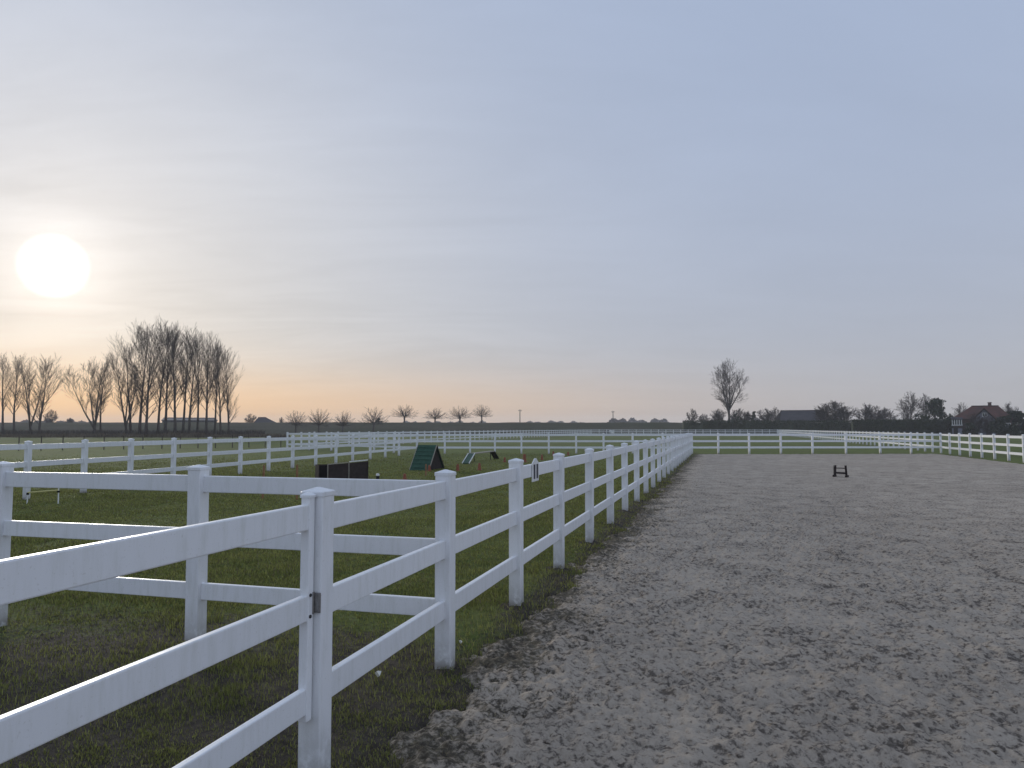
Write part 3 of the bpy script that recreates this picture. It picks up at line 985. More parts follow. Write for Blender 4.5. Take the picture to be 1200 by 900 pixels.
def stake(px, py, h, w, label, tilt=0.0):
    p = gp(px, py)
    t = thing('wooden_stake', label, 'stake', p, rnd.uniform(0, 1), 'thin orange brown stakes standing on the paddock')
    t.rotation_euler = (0, tilt, 0)
    put('shaft', MB().box((0, 0, h / 2 - 0.05), (w, w, h - 0.02)).mesh('shaft', M['stake'], 0.003, 1), t)
    m = MB(); k = w / 2; z = h - 0.062
    m.add([(-k, -k, z), (k, -k, z), (k, k, z), (-k, k, z), (0, 0, z + 0.04)], [(0, 1, 4), (1, 2, 4), (2, 3, 4), (3, 0, 4), (3, 2, 1, 0)])
    put('tip', m.mesh('tip', M['stake']), t)
stake(310, 584.5, 0.86, 0.045, 'thin orange brown stake behind the cross fence, left one of the two', 0.02)
stake(349.8, 585.5, 0.88, 0.045, 'thin orange brown stake behind the cross fence, near the jump wall', -0.01)
stake(499.6, 557.5, 0.46, 0.055, 'short orange brown stake in front of the green A-shaped ramp', 0.0)

def bollard():
    p = gp(443.5, 572)
    t = thing('marker_post', 'little black marker with a white top above the cross rail, right of the jump wall', 'marker', p)
    put('shaft', MB().lathe([(0.05, 0), (0.045, 0.36)], 10).mesh('shaft', M['black']), t)
    put('top', MB().lathe([(0.05, 0.36), (0.052, 0.40), (0.03, 0.425)], 10).mesh('top', M['white']), t)
bollard()

def cavaletti():
    a = gp(977, 558.0); b = gp(988.5, 558.4)
    d = b - a; L = d.length + 0.02; u = d.normalized()
    t = thing('small_hurdle', 'small dark two-bar hurdle standing alone on the sand arena', 'hurdle', a, math.atan2(u.y, u.x))
    for xx, lean in ((0, 0.02), (L, 0.03)):
        sgn = -1 if xx == 0 else 1
        up = put('upright', MB().bar((xx + sgn * 0.02, 0, 0), (xx - sgn * 0.005, 0, 0.40), 0.065, 0.06, Vector((0, 1, 0))).mesh('upright', M['darkwood'], 0.004, 1), t)
        put('foot', MB().bar((xx + sgn * 0.03, -0.16, 0.03), (xx + sgn * 0.03, 0.16, 0.03), 0.07, 0.06).mesh('foot', M['darkwood'], 0.004, 1), up)
    put('light_edge', MB().box((-0.055, 0, 0.22), (0.028, 0.06, 0.34)).mesh('light_edge', M['palewood'], 0.003, 1), t)
    put('bar', MB().bar((0, 0, 0.30), (L, 0, 0.30), 0.035, 0.03).mesh('bar', M['darkwood'], 0.003, 1), t)
    put('bar', MB().bar((0, 0, 0.135), (L, 0, 0.125), 0.06, 0.065).mesh('bar', M['darkwood'], 0.003, 1), t)
cavaletti()

def petals():
    for (px, py, s, lab) in ((446, 789, 0.034, 'crumpled white scrap lying on the grass strip left of the second fence post'),
                             (541, 752, 0.022, 'tiny white scrap on the ground just right of the second fence post')):
        p = gp(px, py)
        zz = float(ground_z(np.array(p.x), np.array(p.y)))
        m = MB(); r = random.Random(int(px))
        vs = [(0, 0, s * 1.3)]
        for k in range(7):
            a = k * 0.898; q = s * r.uniform(0.6, 1.2)
            vs.append((q * math.cos(a) * 0.7, q * math.sin(a) * 0.7, s * r.uniform(0.3, 1.5)))
        vs.append((0, 0, 0))
        m.add(vs, [(0, k + 1, (k + 1) % 7 + 1) for k in range(7)] + [(8, (k + 1) % 7 + 1, k + 1) for k in range(7)])
        tag(put('white_scrap', m.mesh('white_scrap', M['paper']), None, (p.x, p.y, zz + 0.018)), lab, 'scrap', 'white scraps on the grass')
petals()

# ------------------------------------------------------------------ trees
def tilt_dir(d, ang, az):
    d = d.normalized()
    a = d.cross(Vector((0.3, 0.2, 1)) if abs(d.z) < 0.95 else Vector((1, 0, 0))); a.normalize()
    b = d.cross(a)
    return (d * math.cos(ang) + (a * math.cos(az) + b * math.sin(az)) * math.sin(ang)).normalized()

def grow(mb, p, d, L, r0, level, spec, rg, nseg=4, r1=None):
    """one branch as a tube, then its children"""
    pts = [p]; rad = [r0]; cur = d.copy(); q = p.copy()
    r_end = max(r0 * 0.30, spec['rmin'] * 0.6)
    for i in range(nseg):
        cur = (cur + Vector((rg.gauss(0, 1), rg.gauss(0, 1), rg.gauss(0, 0.5))) * spec['wob'] + Vector((0, 0, spec['up']))).normalized()
        q = q + cur * (L / nseg)
        pts.append(q.copy()); rad.append(r0 + (r_end - r0) * (i + 1) / nseg)
    mb.tube(pts, rad, 4 if level <= 1 else 3)
    if level >= spec['levels']: return
    nch = spec['kids'][level]
    for k in range(nch):
        f = spec['start'] + (1 - spec['start']) * (k + rg.random()) / nch
        i = min(int(f * nseg), nseg - 1); g_ = f * nseg - i
        pp = pts[i].lerp(pts[i + 1], g_)
        dd = (pts[i + 1] - pts[i]).normalized()
        ang = R(rg.uniform(*spec['ang']))
        nd_ = tilt_dir(dd, ang, rg.uniform(0, 6.283))
        LL = L * spec['ratio'] * (1.15 - 0.55 * f) * rg.uniform(0.7, 1.2)
        rr = max(rad[i] * 0.50, spec['rmin'])
        grow(mb, pp, nd_, LL, rr, level + 1, spec, rg, 3)

def make_tree(seed, h, spec, trunk_r, bole=0.28, prim=26, lean=0.0, forks=None, crown_w=0.22, prim_ang=(25, 45), fork_f=0.0):
    """returns (trunk mesh, branch mesh) for a bare tree of height h"""
    rg = random.Random(seed)
    tb = MB(); bb = MB()
    stems = forks or [(0.0, rg.uniform(0, 6.28), 1.0)]
    base_pts = None
    for si, (tilt, az, hs) in enumerate(stems):
        d = Vector((math.sin(tilt) * math.cos(az) + lean, math.sin(tilt) * math.sin(az), math.cos(tilt))).normalized()
        p = Vector((0, 0, -0.15)) if (si == 0 or not fork_f) else base_pts[0].lerp(base_pts[3], min(1.0, fork_f * (0.75 + 0.25 * si)))
        pts = [p.copy()]; rad = [trunk_r * (1.25 if si == 0 else 0.75)]
        nseg = 9; H = h * hs
        for i in range(nseg):
            d = (d + Vector((rg.gauss(0, 0.022), rg.gauss(0, 0.022), 0.05 if forks else 0.02))).normalized()
            p = p + d * (H / nseg)
            pts.append(p.copy())
            rad.append(max(trunk_r * (1 - (i + 1) / nseg) ** 1.1 * (1 if si == 0 else 0.75), spec['rmin'] * 1.2))
        if si == 0: base_pts = pts
        tb.tube(pts, rad, 7)
        n = int(prim * hs / (len(stems) ** 0.55))
        for k in range(n):
            f = bole + (0.97 - bole) * ((k + rg.random() * 0.9) / n) ** 0.9
            i = min(int(f * nseg), nseg - 1)
            pp = pts[i].lerp(pts[i + 1], f * nseg - i)
            a = rg.uniform(0, 6.283)
            nd_ = tilt_dir((pts[i + 1] - pts[i]).normalized(), R(rg.uniform(*prim_ang)) * (1.12 - 0.35 * f), a)
            x = (f - bole) / (1 - bole)
            LL = H * crown_w * (0.55 + 0.75 * math.sin(math.pi * min(x * 0.75 + 0.22, 1))) * rg.uniform(0.65, 1.2)
            LL = min(LL, (1.04 - f) * H * 1.6 + 0.06 * H)
            grow(bb, pp, nd_, LL, max(rad[i] * rg.uniform(0.20, 0.36), spec['rmin']), 1, spec, rg, 4)
    return tb.mesh('trunk', M['bark'], smooth=True), bb.mesh('branches', M['twig'])

SP_POP = dict(levels=3, kids=[0, 8, 6], start=0.12, ang=(14, 36), ratio=0.46, wob=0.055, up=0.105, rmin=0.0155)
SP_OAK = dict(levels=3, kids=[0, 8, 6], start=0.12, ang=(22, 52), ratio=0.50, wob=0.10, up=0.045, rmin=0.014)
SP_BUSH = dict(levels=3, kids=[0, 7, 5], start=0.1, ang=(18, 50), ratio=0.52, wob=0.11, up=0.06, rmin=0.014)

TOPS = {}
def place_tree(name, label, group, meshes, px, d, top_py, base_z, href, rz, cat='tree', sx=1.0, tr_name='trunk'):
    z_top = zat(top_py, d)
    if meshes[1].name not in TOPS:
        zz = np.empty(len(meshes[1].vertices) * 3, dtype=np.float32); meshes[1].vertices.foreach_get('co', zz)
        TOPS[meshes[1].name] = float(np.quantile(zz[2::3], 0.997))
    href = TOPS[meshes[1].name]
    sc = (z_top - base_z) / href
    p = at(px, d, base_z)
    t = thing(name, label, cat, p, rz, group)
    t.scale = (sc * sx, sc * sx, sc)
    put('trunk', meshes[0], t); put('crown', meshes[1], t)
    return t

pop = [make_tree(100 + i, 24, SP_POP, 0.36, bole=(0.16, 0.30, 0.22, 0.28, 0.2, 0.25)[i], prim=(36, 32, 38, 33, 36, 34)[i], crown_w=(0.30, 0.25, 0.28, 0.23, 0.32, 0.26)[i], prim_ang=((24, 44), (20, 38), (22, 40), (18, 34), (24, 46), (20, 40))[i]) for i in range(6)]
pop_fork = make_tree(120, 18, SP_POP, 0.30, bole=0.22, prim=46, forks=[(0.08, 0.2, 1.0), (0.50, 3.2, 0.85), (0.36, 2.6, 0.9), (0.3, 5.6, 0.7)], crown_w=0.27, prim_ang=(26, 52), fork_f=0.35)
pop_lean = make_tree(121, 20, SP_POP, 0.30, bole=0.25, prim=40, forks=[(0.17, 3.0, 1.0), (0.26, 0.4, 0.8), (0.3, 5.0, 0.7)], crown_w=0.22, fork_f=0.4)

G1 = 'bare poplars in the tall clump at left'
ordn = ['first', 'second', 'third', 'fourth', 'fifth', 'sixth', 'seventh', 'eighth', 'ninth', 'tenth', 'eleventh', 'twelfth', 'thirteenth', 'fourteenth', 'last']
clump = [(154, 151, 393, 0, 1.15), (164, 148, 376, 4, 1.1), (172, 147, 374, 0, 1.1), (186, 155, 380, 2, 1.0), (194, 149, 376, 5, 1.1),
         (206, 147, 377, 2, 1.1), (215, 153, 380, 1, 1.0), (222, 149, 387, 4, 1.05), (232, 155, 390, 3, 1.0), (242, 147, 389, 5, 1.1),
         (252, 154, 396, 1, 0.95), (259, 149, 401, 2, 1.0), (269, 147, 405, 0, 1.0)]
for i, (px, d, ty, k, sx) in enumerate(clump):
    lab = 'tall bare poplar, %s trunk from the left in the big clump' % ('rightmost' if i == len(clump) - 1 else ordn[i])
    if i == len(clump) - 1: lab = 'bare poplar at the right edge of the big clump'
    place_tree('poplar_tree', lab, G1, pop[k], px, d, ty, 0, 27.4, 1.1 * i, sx=sx)
place_tree('poplar_tree', 'wide low-forked bare tree at the left edge of the big poplar clump', G1, pop_fork, 111, 150, 419, 0, 18.6, 0.0, sx=1.15)
place_tree('poplar_tree', 'slim bare tree just right of the low-forked tree beside the poplar clump', G1, pop[3], 119, 153, 422, 0, 26.0, 0.4, sx=1.15)
place_tree('poplar_tree', 'leaning bare tree between the low-forked tree and the tall poplars', G1, pop_lean, 150, 150, 415, 0, 21, 0.3, sx=1.1)

G2 = 'bare trees at the left edge of the photo'
place_tree('poplar_tree', 'leftmost slim bare tree at the edge of the photo', G2, pop[1], 5, 158, 413, 0, 26.2, 2.0, sx=1.2)
place_tree('poplar_tree', 'slim straight bare tree, second from the left edge of the photo', G2, pop[3], 18, 156, 413, 0, 26.2, 0.9, sx=1.25)
place_tree('poplar_tree', 'forked leaning bare tree below the sun', G2, pop_lean, 38, 154, 417, 0, 20.5, 0.0, sx=1.15)
place_tree('poplar_tree', 'straight dark-trunked bare tree with a round crown below the sun', G2, pop[0], 46.5, 152, 414, 0, 26, 4.0, sx=1.35)

def make_pollard(seed, h, n=22):
    rg = random.Random(seed); tb = MB(); bb = MB()
    z0 = 0.34 * h
    tb.tube([(0, 0, -0.2), (0.03, 0, z0 * 0.5), (0, 0.02, z0), (0, 0, z0 + 0.25)], [0.24, 0.18, 0.20, 0.13], 7)
    sp = dict(levels=3, kids=[0, 9, 4], start=0.18, ang=(14, 36), ratio=0.40, wob=0.05, up=0.02, rmin=0.015)
    for k in range(n):
        a = 2.39996 * k + rg.uniform(-0.2, 0.2)
        t_ = R(6 + 80 * ((k + 0.5) / n) ** 0.8)
        d = Vector((math.sin(t_) * math.cos(a), math.sin(t_) * math.sin(a), math.cos(t_)))
        grow(bb, Vector((0, 0, z0 + rg.uniform(-0.1, 0.2))), d, h * (0.62 - 0.14 * math.sin(t_)) * rg.uniform(0.88, 1.05), 0.060, 1, sp, rg, 4)
    return tb.mesh('trunk', M['bark'], smooth=True), bb.mesh('branches', M['twig'])
pol = [make_pollard(140 + i, 6.5, 22 + 2 * i) for i in range(3)]
G3 = 'row of small round-headed bare trees along the dike'
row = [(347, 203, 481, 0, 0), (374, 203, 479, 0, 1), (402, 203, 481, 0, 2), (438, 204, 477, 0, 0), (474, 229, 474.5, 3.1, 1), (510, 229, 477.5, 2.8, 2), (539, 229, 476, 2.7, 1), (564.5, 229, 474.0, 3.1, 0)]
for i, (px, d, ty, bz, k) in enumerate(row):
    names = ['first', 'second', 'third', 'fourth', 'fifth', 'sixth', 'seventh', 'eighth and last']
    place_tree('pollard_tree', 'small bare round-headed tree, %s from the left in the row on the dike' % names[i], G3, pol[k], px, d, ty, bz, 6.4, 1.7 * i + 0.3, sx=(1.05 if bz == 0 else 1.5) * (0.75 if i == 7 else 1))

# lone tall tree right of centre
lone = make_tree(163, 20, dict(SP_OAK, rmin=0.017, up=0.05, ang=(18, 45)), 0.38, bole=0.16, prim=84,
                 forks=[(0.07, 0.3, 0.98), (0.20, 3.2, 0.80), (0.10, 2.2, 0.82), (0.34, 3.5, 0.66), (0.52, 0.1, 0.58), (0.35, 5.6, 0.6)], crown_w=0.24, prim_ang=(24, 56), fork_f=0.42)
place_tree('lone_tree', 'tall lone bare tree standing above the far fence, right of centre', None, lone, 854, 229, 421, 3.2, 20.6, 0.0, sx=1.05)

# dense bare shrubs and small trees on the dike at right
bush = [make_tree(180 + i, 5, dict(SP_BUSH, rmin=0.018), 0.07, bole=0.04, prim=52, forks=[(0.1, 0, 1.0), (0.45, 0.3 + i, 0.95), (0.55, 2.9, 0.9), (0.35, 5.0, 0.95), (0.75, 3.6 + i, 0.8), (0.7, 0.0, 0.8)], crown_w=0.30, prim_ang=(22, 60)) for i in range(3)]
G4 = 'bare shrubs along the dike'
bushes = [(811, 479, 0, 0.8, 'pale bare shrub on the dike at the right end of the arena fence'),
          (824, 485, 1, 1.3, 'low spreading bare shrub left of the lone tree'),
          (841, 479.5, 2, 1.5, 'dark bare shrub touching the left of the lone tree'),
          (867, 479, 0, 1.4, 'dense bare shrub just right of the lone tree'),
          (876, 482, 1, 1.4, 'low bare shrub between the lone tree and the little conifer'),
          (898, 479, 2, 1.45, 'twiggy bare shrub between the little conifer and the dark roof'),
          (908, 477, 1, 0.7, 'thin pale shrub at the left end of the dark roof'),
          (1014, 473.5, 1, 1.35, 'pale bare shrub right of the rounded thicket'),
          (1026, 476, 2, 1.45, 'bare shrub between the rounded thicket and the tall garden trees'),
          (1038, 479, 0, 1.5, 'low bare shrub left of the tall garden trees'),
          (1183, 472, 1, 0.8, 'bare shrub rising behind the right side of the red-roofed house'),
          (294, 485, 2, 1.0, 'small bare shrub left of the distant low farmhouse'),
          (330, 489, 0, 0.8, 'tiny bare shrub right of the distant low farmhouse'),
          (82, 490, 1, 1.2, 'low bare shrub left of the low-forked tree at left'),
          (60, 480, 0, 0.9, 'slender bare shrub between the two groups of poplars')]
for i, (px, ty, k, sx, lab) in enumerate(bushes):
    bz = 2.5
    place_tree('bare_shrub', lab, G4, bush[k], px, 230, ty, bz, 5.0, 0.9 * i, cat='shrub', sx=sx)
tk = make_tree(191, 8, dict(SP_BUSH, rmin=0.020, kids=[0, 8, 6]), 0.2, bole=0.1, prim=130, forks=[(0.08, 0, 1.0), (0.35, 0.2, 0.9), (0.5, 3.1, 0.85), (0.3, 3.3, 0.95), (0.6, 0.1, 0.8), (0.55, 2.9, 0.8)], crown_w=0.30, prim_ang=(22, 55))
place_tree('thicket', 'rounded dense bare thicket at the right end of the dark roof', None, tk, 977, 228, 471.0, 0.6, 7.7, 0.0, cat='shrub', sx=1.45)
gt = make_tree(195, 14, dict(SP_OAK, rmin=0.028, kids=[0, 8, 6]), 0.34, bole=0.2, prim=46, forks=[(0.06, 0, 1.0), (0.35, 3.0, 0.85), (0.3, 0.3, 0.85)], crown_w=0.28, prim_ang=(28, 65))
place_tree('garden_tree', 'tall dark bare garden tree behind the clipped hedge, left of the red-roofed house', None, gt, 1066, 200, 459, 0, 14.4, 0.4, sx=0.9)
place_tree('garden_tree', 'tall pale bare tree behind the dark evergreen', None, gt, 1086, 235, 461, 2.0, 14.4, 2.1, sx=0.85)
place_tree('garden_tree', 'flat-topped bare tree at the left gable of the red-roofed house', None, gt, 1128, 196, 472, 0, 13.6, 3.4, sx=0.95)

place_tree('bare_shrub', 'tangled bare shrub in front of the pale gable of the red-roofed house', G4, bush[1], 1156, 172, 486.5, 0, 5.0, 1.0, cat='shrub', sx=1.0)
place_tree('bare_shrub', 'tangled bare shrub between the porch and the pale gable of the red-roofed house', G4, bush[2], 1141, 173, 485, 0, 5.0, 2.2, cat='shrub', sx=1.0)
# evergreens: trunk plus crown of leaf clumps
def leaf_crown(seed, blobs, n, size):
    r = random.Random(seed); m = MB()
    for k in range(n):
        bx, by, bz, br, bh = r.choice(blobs)
        a = r.uniform(0, 6.283); c = r.uniform(-1, 1); q = r.random() ** 0.4
        s = math.sqrt(1 - c * c)
        p = Vector((bx + br * q * s * math.cos(a), by + br * q * s * math.sin(a), bz + bh * q * c))
        u = Vector((r.gauss(0, 1), r.gauss(0, 1), r.gauss(0, 1))).normalized()
        v = u.cross(Vector((r.gauss(0, 1), r.gauss(0, 1), r.gauss(0, 1)))).normalized()
        z = size * r.uniform(0.6, 1.4)
        m.add([p - u * z, p + v * z * 0.6, p + u * z, p - v * z * 0.6], [(0, 1, 2, 3)])
    return m
def evergreen(label, px, d, base_z, top_py, w, blobs_n, seed, shape, n=3500, size=0.2, name='evergreen_tree', cat='tree', mat='evergreen', group=None):
    h = zat(top_py, d) - base_z
    r = random.Random(seed); blobs = []
    for k in range(blobs_n):
        f = (k + r.random()) / blobs_n
        rr = w * (shape(f))
        a = r.uniform(0, 6.283); q = r.random() ** 0.5
        br = w * r.uniform(0.22, 0.42)
        blobs.append((rr * q * math.cos(a), rr * q * math.sin(a), h * (0.10 + 0.80 * f), br, br * 0.6))
    t = thing(name, label, cat, at(px, d, base_z), 0, group)
    put('trunk', MB().tube([(0, 0, -0.1), (0.05, 0, h * 0.5), (0, 0, h * 0.9)], [h * 0.03, h * 0.02, h * 0.006], 6).mesh('trunk', M['bark']), t)
    put('crown', leaf_crown(seed, blobs, n, size).mesh('crown', M[mat]), t)
evergreen('dark spreading evergreen in the garden between the hedge and the red-roofed house', 1095, 192, 0, 465, 4.9, 34, 31, lambda f: 1.15 - 0.95 * f, 4200, 0.24)
evergreen('low dark evergreen bush at the left corner of the red-roofed house', 1108, 188, 0, 487, 2.4, 14, 32, lambda f: 1.0 - 0.5 * f, 2600, 0.22, name='evergreen_bush', cat='shrub')
evergreen('little dark conifer on the dike right of the lone tree', 883, 229, 3.2, 480.5, 1.3, 12, 33, lambda f: 1.0 - 0.9 * f, 1600, 0.16, name='conifer', cat='tree')
evergreen('dark evergreen shrub right beside the trunk of the lone tree', 862, 228.5, 3.2, 483, 1.4, 10, 34, lambda f: 1.0 - 0.4 * f, 1200, 0.16, name='evergreen_bush', cat='shrub')
evergreen('dark rounded bush at the right edge of the photo beside the house', 1193, 178, 0, 480, 3.2, 26, 35, lambda f: 1.0 - 0.45 * f, 5200, 0.24, name='evergreen_bush', cat='shrub')
evergreen('dark bush in front of the right wall of the red-roofed house', 1175, 170, 0, 486.5, 2.7, 20, 36, lambda f: 1.0 - 0.4 * f, 3600, 0.22, name='evergreen_bush', cat='shrub')
evergreen('dark low bush between the gable and the left corner of the red-roofed house', 1137, 171, 0, 495, 1.7, 14, 37, lambda f: 1.0 - 0.4 * f, 2000, 0.2, name='evergreen_bush', cat='shrub')
evergreen('small dark bush on the dike under the fourth tree of the row', 444, 229, 3.2, 490, 1.4, 10, 38, lambda f: 1.0 - 0.4 * f, 900, 0.16, name='evergreen_bush', cat='shrub')

# clipped hedge
def hedge(label, pa, pb, w, h, n, seed, mat='hedge', ripple=0.12):
    r = random.Random(seed)
    d = pb - pa; L = d.length
    t = thing('clipped_hedge', label, 'hedge', pa, math.atan2(d.y, d.x))
    m = MB(); k = int(L / 1.2)
    prof = [(-w / 2, 0), (-w / 2 * 0.95, h * 0.5), (-w / 2 * 0.85, h * 0.96), (w / 2 * 0.85, h * 0.96), (w / 2 * 0.95, h * 0.5), (w / 2, 0)]
    V = []
    for i in range(k + 1):
        for (y, z) in prof:
            V.append((L * i / k, y + r.uniform(-ripple, ripple), max(0, z + (r.uniform(-ripple, ripple) if z else 0))))
    q = len(prof)
    Fc = [(i * q + j, i * q + j + 1, (i + 1) * q + j + 1, (i + 1) * q + j) for i in range(k) for j in range(q - 1)]
    Fc += [tuple(range(q)), tuple(k * q + j for j in range(q))[::-1]]
    m.add(V, Fc)
    put('hedge_body', m.mesh('hedge_body', M[mat]), t)
    lf = MB()
    for i in range(n):
        x = r.uniform(0, L); z = r.uniform(0, h); y = -w / 2 + r.uniform(-0.12, 0.05)
        if r.random() < 0.35: z = h + r.uniform(-0.15, 0.12) + abs(r.gauss(0, 0.22)); y = r.uniform(-w / 2, w / 2)
        p = Vector((x, y, z)); s = r.uniform(0.09, 0.22)
        u = Vector((r.gauss(0, 1), r.gauss(0, 0.6), r.gauss(0, 1))).normalized(); v = u.cross(Vector((r.gauss(0, 1), r.gauss(0, 1), r.gauss(0, 1)))).normalized()
        lf.add([p - u * s, p + v * s * 0.6, p + u * s, p - v * s * 0.6], [(0, 1, 2, 3)])
    lo = put('leaves', lf.mesh('leaves', M[mat]), t); lo['kind'] = 'stuff'
hedge('long dark green clipped hedge behind the right-hand fence, left of the house', at(998, 190), at(1116, 186), 2.0, 3.45, 12000, 51, ripple=0.28)
hedge('dark hedge on the dike foot behind the far end of the sand arena', at(800, 206), at(1000, 204), 1.6, 3.5, 9000, 52, ripple=0.3)

# reeds along the ditch at left and brambles under the poplars
def reeds():
    r = np.random.RandomState(15)
    n = 16000
    px = -60 + 400 * r.rand(n)
    d = 138 + 14 * r.rand(n) + 6 * vnoise(px * 0.03, px * 0.0 + 2, 12)
    x = (px - 600) / F * d
    pts = np.stack([x, d, np.zeros(n)], 1)
    h = (0.35 + 0.65 * r.rand(n)) * (0.75 + 0.9 * (fbm(px * 0.06, d * 0.3, 5, 3)))
    blades_object('reed_bed', pts, np.clip(h, 0.2, 1.3), 0.05 + 0.08 * r.rand(n), M['reed'], 9, 0.5)
    n = 7000
    px = -60 + 370 * r.rand(n)
    d = 158 + 30 * r.rand(n)
    x = (px - 600) / F * d
    pts = np.stack([x, d, np.zeros(n)], 1)
    blades_object('undergrowth', pts, 0.5 + 1.1 * r.rand(n), 0.10 + 0.12 * r.rand(n), M['twig'], 10, 0.9)
reeds()

def far_wood():
    r = random.Random(77); m = MB()
    for (x0, x1, top, d) in ((704, 745, 490.5, 620), (715, 800, 490.5, 760), (600, 700, 493.2, 900), (440, 600, 493.5, 900), (1, 130, 492.5, 560), (800, 1010, 490.5, 640)):
        n = int((x1 - x0) * 26)
        for k in range(n):
            px = r.uniform(x0, x1)
            edge = min(1.0, 3.2 * min(px - x0, x1 - px) / (x1 - x0) + 0.25)
            hump = edge * (0.72 + 0.28 * math.sin(px * 0.35 + d) * math.sin(px * 0.13))
            zt = HCAM + (502 - top) / F * d * hump + 0.6
            p = at(px, d + r.uniform(-12, 12), zt * r.random() ** 0.35 if zt > 0 else 0.5)
            s = r.uniform(0.7, 1.7)
            u = Vector((r.gauss(0, 1), r.gauss(0, 1), r.gauss(0, 1))).normalized(); v = u.cross(Vector((r.gauss(0, 1), r.gauss(0, 1), r.gauss(0, 1)))).normalized()
            m.add([p - u * s, p + v * s * 0.7, p + u * s, p - v * s * 0.7], [(0, 1, 2, 3)])
    tag(put('distant_wood', m.mesh('distant_wood', M['twig'])), kind='stuff')
far_wood()

# far poles
def pole(px, d, top, label):
    p = at(px, d); h = zat(top, d)
    t = thing('utility_pole', label, 'pole', p, 0, 'thin poles on the horizon')
    put('mast', MB().tube([(0, 0, 0), (0, 0, h)], [0.24, 0.16], 8).mesh('mast', M['pole']), t)
    put('crossarm', MB().box((0, 0, h - 0.5), (1.3, 0.16, 0.16)).mesh('crossarm', M['pole']), t)
    for xx in (-0.55, 0.55):
        put('insulator', MB().lathe([(0.08, h - 0.42), (0.06, h - 0.12)], 6, (xx, 0, 0)).mesh('insulator', M['pole']), t)
pole(609.3, 300, 480, 'thin pole on the horizon, left of the end of the tree row gap')
pole(718.3, 330, 481.5, 'thin pole on the horizon behind the small distant wood')

# old wire fence in the field at left
def wire_fence():
    a = at(-30, 55.0); b = at(330, 68.0)
    n = 17
    t = thing('wire_fence', 'low grey wire fence on thin posts crossing the field at left', 'fence', a)
    for i in range(n):
        p = a + (b - a) * (i / (n - 1)) - a
        o = put('post', MB().tube([(0, 0, -0.1), (rnd.uniform(-0.04, 0.04), 0, rnd.uniform(0.95, 1.15))], [0.045, 0.04], 6).mesh('post', M['oldwood']), t, p)
    for z in (0.35, 0.62, 0.9):
        put('wire', MB().tube([(0, 0, z), tuple(b - a + Vector((0, 0, z)))], [0.006, 0.006], 3).mesh('wire', M['wire']), t)
wire_fence()

# ------------------------------------------------------------------ buildings
def window(par, c, w, h, ax='y', mullions=1, frame='white'):
    """framed window on a wall facing -Y (or -X when ax == 'x'); c is the centre on the wall plane"""
    fr = MB(); t_ = 0.09
    def bx(u, v, su, sv, dep, off):
        if ax == 'y': return ((c[0] + u, c[1] - off, c[2] + v), (su, dep, sv))
        return ((c[0] - off, c[1] + u, c[2] + v), (dep, su, sv))
    for u, v, su, sv in ((0, h / 2, w + t_, t_), (0, -h / 2, w + t_, t_), (-w / 2, 0, t_, h - t_), (w / 2, 0, t_, h - t_)):
        fr.box(*bx(u, v, su, sv, 0.12, 0.05))
    for k in range(mullions):
        u = -w / 2 + w * (k + 1) / (mullions + 1)
        fr.box(*bx(u, 0, 0.06, h - t_, 0.10, 0.045))
    f = put('window', fr.mesh('window', M[frame]), par)
    put('pane', MB().box(*bx(0, 0, w - 0.02, h - 0.02, 0.03, 0.025)).mesh('pane', M['glass']), f)
    return f

